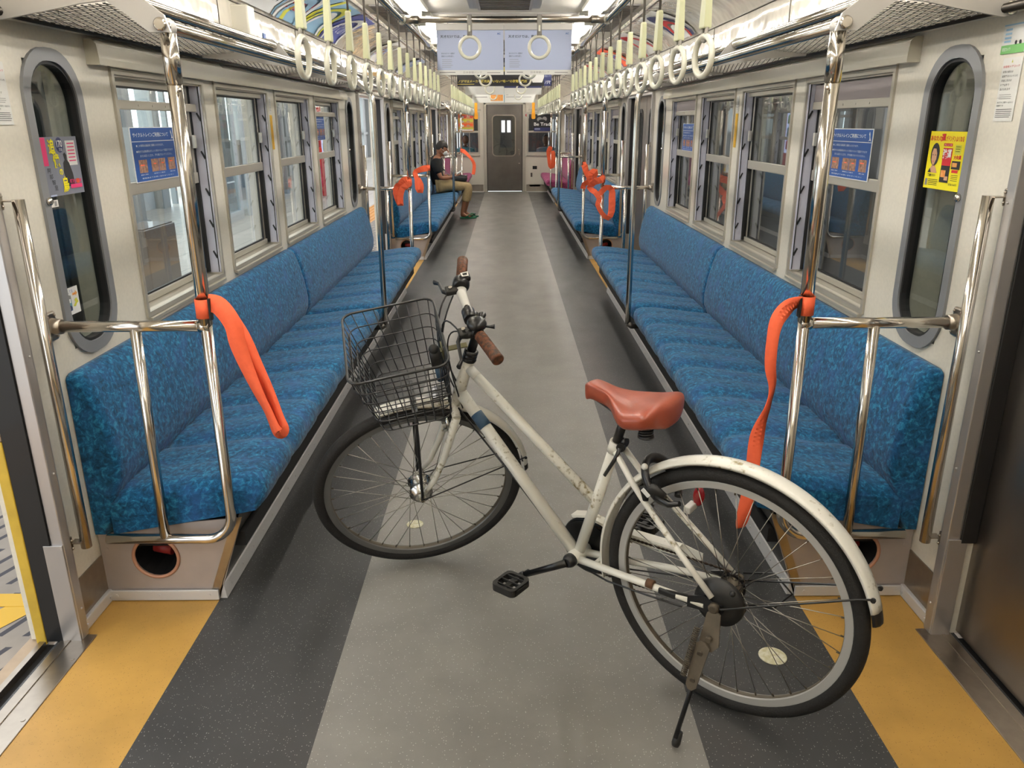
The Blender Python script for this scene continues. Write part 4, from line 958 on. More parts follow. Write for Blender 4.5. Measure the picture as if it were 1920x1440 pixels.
for v in (1, -1):
    e = RC + Vector((math.sin(math.radians(-68))*.374, v*.026, math.cos(math.radians(-68))*.374)); m.tube([RC+Vector((0, v*.078, 0)), RC+Vector((-.02, v*.078, .004)), e+Vector((.03, v*.006, -.008)), e], .0026, 8); m.lathe([(.006, 0), (.006, .006)], e, (0, v, 0), 8)
bp('guard_stay', m, 'bike_black', rg)
m = MB()
for v in (1, -1):
    e = FC + Vector((math.sin(math.radians(-82))*.368, v*.026, math.cos(math.radians(-82))*.368)); m.tube([FC+Vector((0, v*.062, 0)), FC+Vector((-.02, v*.062, .003)), e], .0024, 8); m.lathe([(.005, 0), (.005, .005)], e, (0, v, 0), 8)
bp('guard_stay', m, 'bike_black', fg, True)
# seat post, saddle
m = MB(); sd = (ST-BB).normalized(); m.tube([ST-sd*.01, ST+sd*.095], .0125, 16); bp('seat_post', m, 'bike_black')
m = MB(); m.tube([ST+sd*.004-Vector((.016, 0, .0)), ST+sd*.004-Vector((.03, 0, .0))], .012, 10); m.tube([ST+Vector((-.022, .012, -.006)), ST+Vector((-.024, .022, -.006))], .012, 12)
m.tube([ST+Vector((-.024, .024, -.006)), ST+Vector((-.012, .030, -.04)), ST+Vector((.018, .031, -.095))], [.006, .0055, .005], 8, flat=.6); bp('quick_release', m, 'bike_black')
def saddle():
    m = MB(); vs = []; n = 26; K = 24
    sm_ = lambda a, b, t: (lambda q: q*q*(3-2*q))(max(0, min(1, (t-a)/(b-a))))
    for i in range(n+1):
        t = i/n; u = .434-.262*t                     # nose at the high end of u
        hw = .026+.006*t+.078*sm_(.26, .68, t)
        if t > .84: hw *= math.sqrt(max(.10, 1-((t-.84)/.17)**2))
        if t < .10: hw *= math.sqrt(max(.12, 1-((.10-t)/.105)**2))
        crown = .846-.022*sm_(.05, .55, t)+.020*sm_(.6, 1, t) - (.012*sm_(.93, 1, t)) - (.010*(1-sm_(0, .08, t)))
        edge = crown-.004-.020*sm_(.25, .7, t); bot = crown-.048-.014*sm_(.3, .8, t)
        for k in range(K):
            a = 2*PI*k/K; y = math.cos(a); z = math.sin(a)
            yy = hw*(abs(y)**.62)*(1 if y > 0 else -1)*(1 if z > -.3 else .96)
            zz = edge+(crown-edge+.002)*z if z > 0 else edge+(bot-edge)*(abs(z)**.5)
            vs.append(Vector((u, yy, zz)))
    m.add(vs, [[i*K+k, i*K+(k+1) % K, (i+1)*K+(k+1) % K, (i+1)*K+k] for i in range(n) for k in range(K)] + [list(range(K)), [n*K+k for k in range(K)]], True); return m
sad = bp('saddle', saddle(), 'saddle_brown', label='padded brown leather-look saddle'); subdiv(sad, 1)
m = MB()
for v in (1, -1): m.tube([(.40, v*.008, .800), (.34, v*.018, .782), (.27, v*.022, .780), (.225, v*.035, .785)], .0035, 8)
m.box((.308, 0, .785), (.05, .05, .022), .006); bp('saddle_rail', m, 'bike_black', sad)
for v in (1, -1):
    m = MB(); P = []
    for k in range(64): a = 2*PI*k/12; P.append(Vector((.222+.017*math.cos(a), v*.052+.017*math.sin(a), .752+.0006*k)))
    m.tube(P, .0028, 6); m.lathe([(.021, 0), (.021, .004)], (.222, v*.052, .750), (0, 0, 1), 14); m.lathe([(.021, 0), (.021, .004)], (.222, v*.052, .790), (0, 0, 1), 14); bp('saddle_spring', m, 'bike_black', sad)
# ring lock on the seat stays
m = MB(); le = Vector((.60, 0, .80)).normalized(); lc = RC + le*.330
P = [lc + Vector((0, 1, 0))*(.060*math.cos(math.radians(a))) + le*(.066*math.sin(math.radians(a))) for a in range(-70, 251, 12)]
m.tube(P, [.0075]*3+[.0105]*(len(P)-6)+[.0075]*3, 10, flat=1.4); lk = bp('ring_lock', m, 'bike_black')
tl = Vector((.80, 0, -.60)); a_ = lc+Vector((0, .062, 0))
m = MB(); m.tube([a_-tl*.030-le*.030, a_-tl*.012, a_+tl*.018+le*.006, a_+tl*.030-le*.020], [.009, .016, .015, .008], 10, flat=.7); bp('lock_body', m, 'bike_plastic', lk)
m = MB(); m.tube([a_-le*.02-tl*.004, a_-le*.052-tl*.028, a_-le*.060-tl*.058], [.010, .009, .007], 8); bp('lock_arm', m, 'bike_black', lk)
m = MB(); m.sph(lc+Vector((0, .050, 0))+le*.058-tl*.012, .009, 10, 6); bp('lock_button', m, 'white_plastic', lk); m = MB(); m.box(a_+Vector((0, .013, 0))+tl*.008, (.012, .003, .026), .001, Matrix.Rotation(.9, 3, 'Y')); bp('lock_label', m, 'paper_white', lk)
# reflector on the far seat stay
m = MB(); m.sph((.140, -.105, .540), (.016, .018, .030), 14, 9); rf = bp('rear_reflector', m, 'reflector_red'); m = MB(); m.box((.150, -.078, .515), (.02, .045, .020), .003); bp('reflector_bracket', m, 'white_plastic', rf)
# crankset
CA = math.radians(-18)
cl = Vector((math.cos(CA), 0, math.sin(CA))); cl = Vector((.86, 0, -.50)).normalized()
for v, dr in ((1, 1), (-1, -1)):
    e = BB + cl*dr*.165 + Vector((0, v*.088, 0))
    m = MB(); m.lathe([(.021, 0), (.021, .016), (.014, .03)], BB+Vector((0, v*.034, 0)), (0, v, 0), 16); m.tube([BB+Vector((0, v*.060, 0)), BB+cl*dr*.05+Vector((0, v*.072, 0)), e], [.013, .011, .0095], 10, flat=.7); m.lathe([(.012, -.006), (.012, .012)], e, (0, v, 0), 12)
    ck = bp('crank_arm', m, 'bike_black')
    m = MB(); pc = e + Vector((0, v*.056, 0)); hx, hy = .042, .044
    def pr_(z, g=0): return [pc+Vector((sx*(hx-g), sy*(hy-g), z)) for sx, sy in ((-1, -1), (1, -1), (1, 1), (-1, 1))]
    rrp = lambda g, z: [pc+Vector((p[1], p[2], z)) for p in rr(-hx+g, hx-g, -hy+g, hy-g, .016, 0, 4)]
    m.ring(rrp(0, -.011), rrp(.010, -.011), (0, 0, .022)); m.box(pc, (.020, .085, .014), .003)
    for q in (-.024, .0, .024): m.box(pc+Vector((0, q, .004)), (.07, .004, .012), .001)
    m.lathe([(.006, -.03), (.006, .04)], e, (0, v, 0), 10)
    bp('pedal', m, 'bike_plastic', ck)
    m = MB(); m.box(pc+Vector((hx+.001, 0, 0)), (.004, .05, .012), .001); m.box(pc-Vector((hx+.001, 0, 0)), (.004, .05, .012), .001); bp('pedal_reflector', m, 'bike_plastic', ck)
m = MB(); m.lathe([(.020, 0), (.080, .002), (.083, .001), (.083, -.002), (.020, -.003)], BB+Vector((0, -.046, 0)), (0, -1, 0), 40, False); bp('chainring', m, 'bike_black')
m = MB(); m.lathe([(.0, .0), (.088, .002), (.092, -.004), (.088, -.008)], BB+Vector((0, -.058, 0)), (0, -1, 0), 36); bp('chainring_cover', m, 'bike_black')
# chain: upper and lower run with bead-like links
def chainrun(P0_, P1_, nseg, sag=0):
    m = MB()
    for k in range(nseg):
        a = P0_.lerp(P1_, k/nseg); b = P0_.lerp(P1_, (k+1)/nseg); s_ = lambda t: Vector((0, 0, -sag*4*t*(1-t)))
        m.tube([a+s_(k/nseg), (a+b)/2+s_((k+.5)/nseg), b+s_((k+1)/nseg)], [.0022, .0042, .0022], 6, flat=.8)
    return m
bp('chain', chainrun(BB+Vector((-.01, -.048, .076)), RC+Vector((.01, -.045, .036)), 34).merge(chainrun(BB+Vector((-.01, -.048, -.076)), RC+Vector((.02, -.045, -.085)), 34, .006)), 'chain')
m = MB(); m.lathe([(.018, .0), (.036, .001), (.036, .004), (.030, .006), (.030, .012), (.024, .014), (.024, .02)], RC+Vector((0, -.034, 0)), (0, -1, 0), 24, False); bp('sprocket', m, 'bike_black', rw)
m = MB()
q = [(BB.x+.07, BB.z+.055), (BB.x+.05, BB.z+.098), (BB.x-.0, BB.z+.112), (BB.x-.10, BB.z+.098), (.16, .405), (.10, .396), (.10, .372), (.20, .36), (BB.x-.08, BB.z+.055), (BB.x+.0, BB.z+.085)]
m.prism([(x, -.064, z) for x, z in q], (0, -.003, 0)); m.prism([(x, -.064, z) for x, z in (q[1], q[2], q[3], q[4], (.16, .398), (BB.x-.10, BB.z+.09), (BB.x, BB.z+.104), (BB.x+.045, BB.z+.09))], (0, .030, 0)); bp('chain_guard', m, 'bike_white')
m = MB(); m.box((.0, -.075, .30), (.03, .018, .10), .006, Matrix.Rotation(.3, 3, 'Y')); m.lathe([(.018, -.006), (.018, .006)], (.018, -.062, .255), (0, 1, 0), 16); m.lathe([(.018, -.006), (.018, .006)], (-.005, -.062, .31), (0, 1, 0), 16)
m.tube([(-.01, -.08, .37), (-.09, -.08, .40), (-.14, -.078, .36), (-.10, -.076, .30), (-.03, -.078, .28)], .0028, 8); bp('derailleur', m, 'bike_black')
m = MB(); m.tube([BB+Vector((.02, -.01, -.02)), Vector((.30, -.035, .285)), Vector((.10, -.06, .32)), Vector((.0, -.08, .37))], .0024, 6); m.tube([HEAD-SA*.13+Vector((-.01, .01, -.03)), (HEAD-SA*.13).lerp(BB, .5)+Vector((-.010, .006, -.026)), BB+Vector((-.0, .006, -.026))], .0032, 6)
m.tube([BB+Vector((-.01, .02, -.022)), Vector((.33, .045, .278)), Vector((.2, .06, .295)), Vector((.09, .07, .31))], .0028, 6); bp('brake_cable', m, 'bike_black')
# drum brake
m = MB(); m.lathe([(.016, .0), (.062, .002), (.066, .008), (.064, .022), (.050, .026), (.046, .030), (.030, .031), (.016, .034)], RC+Vector((0, .032, 0)), (0, 1, 0), 36); m.prism([(.02, .062, .36), (.14, .062, .338), (.14, .062, .326), (.0, .062, .315)], (0, .004, 0)); m.box((.135, .066, .330), (.05, .010, .016), .003); m.sph((-.04, .066, .40), .008, 8, 6); bp('drum_brake', m, 'bike_plastic')
m = MB(); m.tube([(.135, .0, 0), (.155, .0, 0)], .0128, 14); m.xf(lambda p: Vector((p.x+.045, .056+p.y, .331+p.z))); bp('chain_stay_clamp', m, 'rust')
m = MB(); m.lathe([(.014, 0), (.014, .012), (.009, .016)], RC+Vector((0, .072, 0)), (0, 1, 0), 12); m.lathe([(.014, 0), (.014, .012), (.009, .016)], RC+Vector((0, -.072, 0)), (0, -1, 0), 12); bp('axle_nut', m, 'old_steel')
# kickstand
foot_w = Vector((.421, 1.576, .006)); foot = BM.inverted() @ foot_w
top = RC + Vector((0, .086, -.012))
m = MB(); d = (foot-top).normalized()
m.tube([top+d*.09, top+d*.2, foot+Vector((0, 0, .03))-d*.0], .0062, 12); ks = bp('kickstand', m, 'bike_black')
m = MB(); m.tube([foot-d*.042, foot-d*.012, foot-d*.004], [.010, .0115, .009], 12); bp('rubber_foot', m, 'bike_plastic', ks)
m = MB(); e1 = d.cross(Vector((0, 1, 0))).normalized()
def quadplate(a, wd0, b, wd1, th, off):
    n_ = (b-a).normalized(); s_ = n_.cross(Vector((0, 1, 0))).normalized(); mm = [a-n_*wd0*.5-s_*wd0*.3, a-s_*wd0, b-s_*wd1, b+n_*wd1*.7-s_*wd1*.4, b+n_*wd1*.7+s_*wd1*.4, b+s_*wd1, a+s_*wd0, a-n_*wd0*.5+s_*wd0*.3]
    m.prism([p+Vector((0, off, 0)) for p in mm], (0, th, 0))
quadplate(top+Vector((-.004, 0, .0)), .018, top+d*.075+Vector((-.012, 0, 0)), .026, .004, -.004); quadplate(top+d*.08, .020, top+d*.185, .014, .004, .006)
for a in (top+d*.06+Vector((-.01, .0, 0)), top+d*.10, top+d*.17): m.lathe([(.008, 0), (.007, .012)], a, (0, 1, 0), 12)
bp('stand_bracket', m, 'old_steel', ks)
m = MB(); P = []; a0 = top+d*.035+Vector((.022, .016, 0)); a1 = top+d*.165+Vector((.024, .016, 0)); ex = d.cross(Vector((0, 1, 0))).normalized(); ey = ex.cross(d)
for k in range(26*8): t = k/(26*8); P.append(a0.lerp(a1, t)+(ex*math.cos(k*PI/4)+ey*math.sin(k*PI/4))*.0075)
m.tube(P, .0014, 5); bp('stand_spring', m, 'old_steel', ks)
# ---- steered group: stem, bars, basket
m = MB(); m.lathe([(.021, 0), (.023, .006), (.019, .010), (.022, .014), (.022, .020), (.019, .023), (.022, .027), (.022, .034), (.017, .038)], HEAD+SA*.012, SA, 20); bp('headset', m, 'bike_black', None, True)
m = MB(); m.lathe([(.020, 0), (.022, -.010), (.018, -.016)], HEAD-SA*.155, SA, 20); bp('lower_headset', m, 'bike_black', None, True)
top_s = HEAD + SA*.165; clamp = Vector((.832, 0, .978))
m = MB(); m.tube([HEAD+SA*.045, HEAD+SA*.14, HEAD+SA*.165], .0135, 16); m.tube([HEAD+SA*.150, top_s.lerp(clamp, .6), clamp], [.017, .016, .019], 14); m.tube([clamp+Vector((0, -.024, 0)), clamp+Vector((0, .024, 0))], .0195, 16); m.sph(HEAD+SA*.172, (.013, .013, .009), 12, 8)
bp('stem', m, 'bike_black', None, True)
def bar(v): return [clamp+Vector((0, v*.02, 0)), clamp+Vector((0, v*.06, .002)), clamp+Vector((.004, v*.10, .018)), clamp+Vector((.000, v*.135, .030)), clamp+Vector((-.012, v*.18, .030)), clamp+Vector((-.030, v*.268, .028))]
m = MB(); m.tube(bar(-1)[::-1][:-1]+[clamp]+bar(1)[1:], .0112, 16); hb = bp('handlebar', m, 'bike_black', None, True)
m = MB(); m.tube([clamp+Vector((0, -.034, 0)), clamp+Vector((0, -.06, .002)), clamp+Vector((.004, -.10, .018)), clamp+Vector((.002, -.112, .022))], [.0118, .0122, .0155, .0165], 16); bp('white_sleeve', m, 'white_plastic', hb, True)
for v in (1, -1):
    a, b = bar(v)[-2], bar(v)[-1]; dg = (b-a).normalized(); g0 = b-dg*.115; g1 = b+dg*.008
    m = MB(); m.tube([g0, g0+dg*.01, g0+dg*.06, g1-dg*.008, g1-dg*.003, g1], [.0165, .0155, .0160, .0172, .0172, .014], 20)
    for k in range(22):
        t = .012+.0048*k; m.torus(g0+dg*t, dg, .0158, .0009, 20, 4)
    bp('grip', m, 'grip_brown', hb, True)
    # brake lever with its body
    c = g0-dg*.028; fw = Vector((1, 0, 0))
    m = MB(); m.tube([c-dg*.016, c+dg*.016], .0165, 14)
    m.tube([c+Vector((.008, 0, -.004)), c+Vector((.028, -v*.006, -.010)), c+Vector((.044, -v*.012, -.012))], [.014, .012, .010], 10)
    m.box(c+Vector((.030, -v*.012, -.006)), (.040, .036, .016), .004); lb = bp('brake_lever', m, 'bike_plastic', hb, True)
    m = MB(); m.tube([c+Vector((.044, -v*.012, -.012)), c+Vector((.056, v*.010, -.018)), c+Vector((.058, v*.045, -.026)), c+Vector((.060, v*.080, -.030)), c+Vector((.072, v*.100, -.034))], [.0085, .0075, .0062, .0062, .0085], 10, flat=.75); bp('lever_blade', m, 'bike_black', lb, True)
    m = MB(); m.lathe([(.006, 0), (.006, .004)], c+Vector((.034, -v*.014, .004)), (0, 0, 1), 12); bp('pivot_screw', m, 'chrome', lb, True)
# gear shifter (right), bell (left)
a, b = bar(-1)[-2], bar(-1)[-1]; dg = (b-a).normalized(); c = b-dg*.128
m = MB(); m.tube([c-dg*.03, c-dg*.022, c, c+dg*.010], [.018, .026, .026, .019], 18); m.box(c+Vector((-.014, .004, .016)), (.030, .034, .018), .006); sh = bp('gear_shifter', m, 'bike_black', hb, True)
m = MB(); m.ring([c+Vector((-.014+x, .004+y, .0262)) for x, y in ((-.012, -.012), (.012, -.010), (.010, .012), (-.010, .014))], [c+Vector((-.014+x*.6, .004+y*.6, .0262)) for x, y in ((-.012, -.012), (.012, -.010), (.010, .012), (-.010, .014))], (0, 0, .001)); bp('shifter_mark', m, 'white_plastic', sh, True)
bc = bar(1)[2].lerp(bar(1)[3], .6)
m = MB(); m.tube([bc-Vector((0, .01, 0)), bc+Vector((0, .014, 0))], .016, 14); m.lathe([(.026, 0), (.0275, .004), (.027, .012), (.022, .020), (.012, .024), (.0, .025)], bc+Vector((-.006, 0, .016)), (-.15, 0, 1), 24); be = bp('bell', m, 'bike_black', hb, True)
m = MB(); m.torus(bc+Vector((-.008, 0, .034)), (-.15, 0, 1), .019, .0018, 24, 6); bp('bell_rim', m, 'dark_steel', be, True)
m = MB(); m.tube([bc+Vector((-.018, .01, .022)), bc+Vector((-.040, .018, .018)), bc+Vector((-.052, .022, .018))], [.004, .004, .007], 8); bp('bell_lever', m, 'bike_black', be, True)
# cables
m = MB()
cl_ = bar(1)[-1]-(bar(1)[-1]-bar(1)[-2]).normalized()*.143; cr_ = bar(-1)[-1]-(bar(-1)[-1]-bar(-1)[-2]).normalized()*.143
def bez(P, n=18):
    o = []
    for k in range(n+1):
        t = k/n; Q = [Vector(p) for p in P]
        while len(Q) > 1: Q = [Q[i].lerp(Q[i+1], t) for i in range(len(Q)-1)]
        o.append(Q[0])
    return o
m.tube(bez([cl_+Vector((.04, -.01, -.01)), cl_+Vector((.09, -.09, .06)), Vector((.93, -.02, .98)), Vector((.92, .02, .80)), Vector((.93, .01, .66)), Vector((.96, .0, .60))]), .0026, 6)
m.tube(bez([cr_+Vector((.04, .01, -.01)), cr_+Vector((.10, .08, -.03)), Vector((.94, -.06, .92)), Vector((.92, -.03, .78)), Vector((.90, .0, .70)), Vector((.86, .02, .64))]), .0026, 6)
m.tube(bez([cr_+Vector((.03, .02, -.02)), cr_+Vector((.09, .10, -.06)), Vector((.95, -.03, .84)), Vector((.93, -.04, .74)), Vector((.90, -.02, .68)), Vector((.88, .0, .62))]), .0024, 6)
m.tube(bez([cl_+Vector((.03, -.02, -.02)), cl_+Vector((.08, -.12, -.02)), Vector((.93, .02, .90)), Vector((.91, .03, .76)), Vector((.90, .02, .66))]), .0024, 6)
bp('control_cables', m, 'bike_black', None, True)
# basket
def loop(w, u0, u1, hv, r=.035, n=5):
    return [Vector((p[1], p[2], w)) for p in rr(u0, u1, -hv, hv, r, 0, n)]
def bsk(t):  # t 0 bottom .. 1 rim
    return (.938-.018*t, 1.150+.050*t, .140+.040*t)
WB, WT = .738, .955
lev = [0, .20, .40, .58, .78, 1.0]
m = MB()
for i, t in enumerate(lev):
    u0, u1, hv = bsk(t); m.tube(loop(WB+(WT-WB)*t, u0, u1, hv), .0022 if i < 5 else .0042, 6, closed=True)
bk = bp('basket', m, 'bike_black', None, True, label='black wire front basket')
def edge_pts(t, N_=36):
    u0, u1, hv = bsk(t); L = loop(WB+(WT-WB)*t, u0, u1, hv, .035, 5); L.append(L[0]); ds = [0]
    for a, b in zip(L, L[1:]): ds.append(ds[-1]+(b-a).length)
    o = []
    for k in range(N_):
        s_ = ds[-1]*k/N_
        for i in range(len(ds)-1):
            if ds[i] <= s_ <= ds[i+1]: o.append(L[i].lerp(L[i+1], (s_-ds[i])/max(1e-9, ds[i+1]-ds[i]))); break
    return o
A_ = edge_pts(0); B_ = edge_pts(1); m = MB()
for a, b in zip(A_, B_): m.tube([a, b], .0017, 5)
bp('wire_upright', m, 'bike_black', bk, True)
m = MB(); u0, u1, hv = bsk(0)
for k in range(1, 10): y = -hv+2*hv*k/10; m.tube([(u0, y, WB), (u1, y, WB)], .0017, 5)
for k in range(1, 8): x = u0+(u1-u0)*k/8; m.tube([(x, -hv, WB), (x, hv, WB)], .0017, 5)
bp('basket_floor', m, 'bike_black', bk, True)
m = MB()
for w_, d_ in ((WB+.11, .012), (WB+.175, .008)):
    t = (w_-WB)/(WT-WB); u0, u1, hv = bsk(t); m.box((u1+.002, 0, w_), (.003, hv*1.6, .014), .001)
bp('front_bar', m, 'bike_black', bk, True)
m = MB(); m.box((.895, 0, .880), (.085, .022, .004), .001); m.box((.928, 0, .87), (.004, .05, .05), .001); bp('basket_bracket', m, 'khaki', bk, True)
m = MB(); m.tube([(.952, .025, .905), (.950, .025, .845)], [.017, .017], 12, flat=.8); m.sph((.952, .025, .906), .016, 12, 8); lkk = bp('cable_lock', m, 'bike_plastic', bk, True)
m = MB(); m.tube([(.951, .025, .84), (.950, .024, .79)], .010, 10); bp('lock_band', m, 'blue_tape', lkk, True)
m = MB()
for v in (1, -1): m.tube([(1.045, v*.07, WB-.006), (1.055, v*.066, .62), (1.084, v*.066, .37), (1.088, v*.064, .35)], .0048, 8)
m.box((1.045, 0, WB-.006), (.018, .16, .005), .001); m.box((.955, 0, WB-.008), (.06, .06, .005), .001); bp('basket_stay', m, 'bike_black', bk, True)
m = MB(); m.box((1.166, 0, WB+.030), (.012, .07, .016), .004); bp('clip', m, 'bike_black', bk, True)
# front brake caliper
m = MB(); c = cr+Vector((.030, 0, -.025)); m.tube([c+Vector((0, .030, -.032)), c+Vector((.0, .036, 0)), c+Vector((0, 0, .014)), c+Vector((0, -.036, 0)), c+Vector((0, -.030, -.032))], .006, 8); m.tube([c+Vector((-.02, 0, .01)), c+Vector((.02, 0, .01))], .006, 8)
for v in (1, -1): m.box(c+Vector((-.005, v*.020, -.036)), (.045, .010, .012), .002)
bp('front_brake', m, 'hub_silver', None, True)
# ------------------------------------------------------------------ orange cloth bicycle straps tied round the poles
def orange(name_label, s, X, y, zc, path, tail_w=.034, band=.052, clip=1, widths=None):
    t = thing('cloth_strap', name_label, 'strap', (X, y, zc), 'orange bicycle straps')
    m = MB(); n = 20; R0, R1 = .0205, .0235
    o = [(X+R1*math.cos(2*PI*k/n), y+R1*math.sin(2*PI*k/n), zc-band/2) for k in range(n)]; i_ = [(X+R0*math.cos(2*PI*k/n), y+R0*math.sin(2*PI*k/n), zc-band/2) for k in range(n)]
    m.ring(o, i_, (0, 0, band), True); obj('wrapped_band', m, 'orange', t)
    P = [Vector((X+a, y+b, zc+c)) for a, b, c in path]
    # smooth the path
    Q = []
    for k in range(len(P)-1):
        p0 = P[max(k-1, 0)]; p1 = P[k]; p2 = P[k+1]; p3 = P[min(k+2, len(P)-1)]
        for j in range(5 if y < 3 else 2):
            u = j/(5 if y < 3 else 2); Q.append(.5*((2*p1)+(p2-p0)*u+(2*p0-5*p1+4*p2-p3)*u*u+(3*p1-p0-3*p2+p3)*u**3))
    Q.append(P[-1]); Wv = []
    for k in range(len(Q)):
        tt = (Q[min(k+1, len(Q)-1)]-Q[max(k-1, 0)]).normalized(); u = k/(len(Q)-1)
        w = tt.cross(Vector((0, 1, 0))); w = w.normalized() if w.length > 1e-4 else Vector((1, 0, 0))
        tw = (widths[0]*math.sin(widths[1]*u*PI+widths[2])) if widths else 0
        wd = tail_w*(.86+.14*math.sin(u*9+1)); Wv.append((w*math.cos(tw)+Vector((0, 1, 0))*math.sin(tw))*wd)
    for a, b in zip(range(len(Wv)-1), range(1, len(Wv))):
        if Wv[a].dot(Wv[b]) < 0: Wv[b] = -Wv[b]
    m = MB(); m.ribbon(Q, Wv, .0018); m.sm = [y < 3]*len(m.sm); obj('tail', m, 'orange', t)
    m = MB(); m.box((X+clip*.023, y-.012, zc), (.006, .02, band+.008), .001); obj('buckle_band', m, 'black_band', t)
    return t
orange('long orange strap on the left pole nearest the camera, tail over the seat', -1, -.868, 2.208, .998,
       [(.018, -.012, .018), (.050, -.012, .008), (.082, -.012, -.045), (.090, -.015, -.10), (.108, -.015, -.17), (.135, -.018, -.25), (.158, -.018, -.31), (.176, -.02, -.365), (.186, -.02, -.378), (.194, -.018, -.362), (.184, -.012, -.33), (.160, -.006, -.25), (.13, -.004, -.17), (.10, -.004, -.08), (.06, -.004, .0)], .052, .055, 1, (.55, 3.3, .2))
orange('long orange strap on the right pole nearest the camera, tail behind the rear wheel', 1, .868, 2.208, .998,
       [(-.018, -.012, .015), (-.055, -.012, .0), (-.085, -.014, -.045), (-.092, -.015, -.11), (-.090, -.016, -.18), (-.078, -.016, -.24), (-.085, -.018, -.30), (-.105, -.02, -.37), (-.112, -.02, -.44), (-.116, -.024, -.55), (-.130, -.028, -.66), (-.136, -.03, -.705)], .044, .055, -1, (.8, 3.6, 2.0))
orange('orange strap with a drooping loop, left pole, far end of the nearest bench', -1, -.868, 7.232, 1.0,
       [(-.01, -.024, .02), (-.05, -.03, .015), (-.085, -.03, -.02), (-.11, -.03, -.03), (-.125, -.03, -.09), (-.10, -.03, -.17), (-.085, -.03, -.20), (-.085, -.03, -.13), (-.06, -.03, -.05), (.01, -.03, -.01)], .065, .055, -1, (.7, 2, 0))
orange('orange strap folded downward, left pole, near end of the second bench', -1, -.868, 9.008, 1.03,
       [(-.01, -.024, .0), (-.06, -.03, -.01), (-.12, -.03, -.03), (-.145, -.03, -.05), (-.125, -.03, -.12), (-.12, -.03, -.22), (-.09, -.03, -.25), (-.085, -.03, -.18), (-.115, -.03, -.11)], .070, .055, -1, (.5, 2, 0))
orange('orange strap twisted into a loop, right pole, far end of the nearest bench', 1, .868, 7.232, 1.02,
       [(.0, -.024, .0), (-.07, -.03, -.02), (-.125, -.035, -.07), (-.07, -.04, -.11), (-.03, -.045, -.17), (-.045, -.045, -.22), (-.0, -.045, -.30), (.055, -.04, -.34), (.085, -.035, -.28), (.085, -.03, -.16), (.08, -.03, -.09), (.03, -.03, -.07), (-.03, -.03, -.13)], .062, .055, -1, (.6, 3, 0))
orange('orange strap knotted like a bow, right pole, near end of the second bench', 1, .868, 9.008, 1.06,
       [(.0, -.024, .0), (.02, -.03, -.07), (.06, -.035, -.15), (.10, -.04, -.22), (.12, -.04, -.13), (.13, -.04, -.07), (.07, -.04, -.09), (.05, -.04, -.18), (.00, -.04, -.21), (-.01, -.035, -.26)], .070, .05, -1, (.5, 3, 0))
orange('orange strap trailing from the left pole by the pink seat, beyond the masked man', -1, -.868, 15.808, 1.0,
       [(.01, -.024, .0), (.07, -.03, -.03), (.16, -.03, -.12), (.22, -.03, -.20), (.245, -.03, -.28), (.235, -.03, -.38), (.22, -.03, -.45)], .075, .06, 1, (.5, 2, 0))
orange('short bunched orange strap on the right pole beside the pink seat', 1, .868, 15.808, 1.03,
       [(.0, -.024, .02), (-.05, -.03, -.05), (-.04, -.03, -.18), (-.02, -.03, -.32), (.03, -.03, -.34), (.05, -.03, -.20), (.03, -.03, -.04)], .09, .06, -1, (.3, 2, 0))

# ------------------------------------------------------------------ printed sheets on windows and walls
def cycle_poster(org, r, u, w, h, label):
    S = Sheet(w, h, org, r, u, base='white')
    S.rect(.015, .015, .985, .985, 'blue_ad', 1); S.rect(.015, .735, .985, .748, 'white', 2)
    S.text('サイクルトレインご利用について', .45, .86, .80, .085, 'white', 3, .02)
    S.text('●この車両は自転車と乗車いただけます。', .40, .665, .62, .045, 'white'); S.text('●車内では自転車はオレンジ色のベルトで固定できます', .50, .56, .84, .045, 'white'); S.text('または近くに立ち、手を離さないでください。', .52, .48, .74, .045, 'white')
    for x0, x1 in ((.10, .28), (.37, .70), (.77, .94)): S.rect(x0, .17, x1, .41, 'brown_ad', 2)
    S.rect(.53, .17, .54, .41, 'blue_ad', 3)
    for x0, x1, y in ((.13, .22, .30), (.42, .48, .31), (.60, .66, .31), (.80, .88, .33)): S.rect(x0, y, x1, y+.02, 'orange', 3)
    for cx, ww in ((.19, .16), (.53, .26), (.855, .12)): S.text('乗車のご案内'[:6], cx, .135, ww, .022, 'white')
    S.text('駅係員までお問い合わせください', .5, .07, .74, .026, 'white')
    # small white pictogram of a wheel figure
    S.poly([(.905, .76), (.935, .80), (.93, .86), (.915, .90), (.925, .95), (.94, .90), (.945, .84), (.96, .80), (.975, .76), (.95, .78), (.93, .78)], 'white', 3)
    return S.done('window_poster', label, 'poster', 'blue bicycle train notices')
ex = (0, 1, 0)
cycle_poster((-1.362, 2.985, 1.293), (0, 1, 0), (0, 0, 1), .392, .197, 'blue bicycle notice on the nearest left window, behind the chrome pole')
cycle_poster((1.362, 3.415, 1.285), (0, -1, 0), (0, 0, 1), .392, .190, 'blue bicycle notice on the nearest right window, beside the chrome pole')
cycle_poster((-1.362, 5.915, 1.385), (0, 1, 0), (0, 0, 1), .28, .195, 'blue bicycle notice on the fourth left window, seen at a steep angle')
cycle_poster((1.362, 6.30, 1.297), (0, -1, 0), (0, 0, 1), .37, .195, 'blue bicycle notice on the fourth right window, seen at a steep angle')
S = Sheet(.200, .168, (-1.333, 2.353, 1.298), (0, 1, 0), (0, 0, 1), base='dusk_ad')
S.rect(.0, .52, .13, .99, 'pink_ad', 1); S.text('追', .27, .84, .17, .26, 'yellow_ad', 3, .03); S.text('憶', .34, .60, .17, .25, 'yellow_ad', 3, .03); S.text('の', .42, .40, .10, .11, 'yellow_ad', 3, .03); S.text('烏', .49, .18, .17, .28, 'yellow_ad', 3, .03)
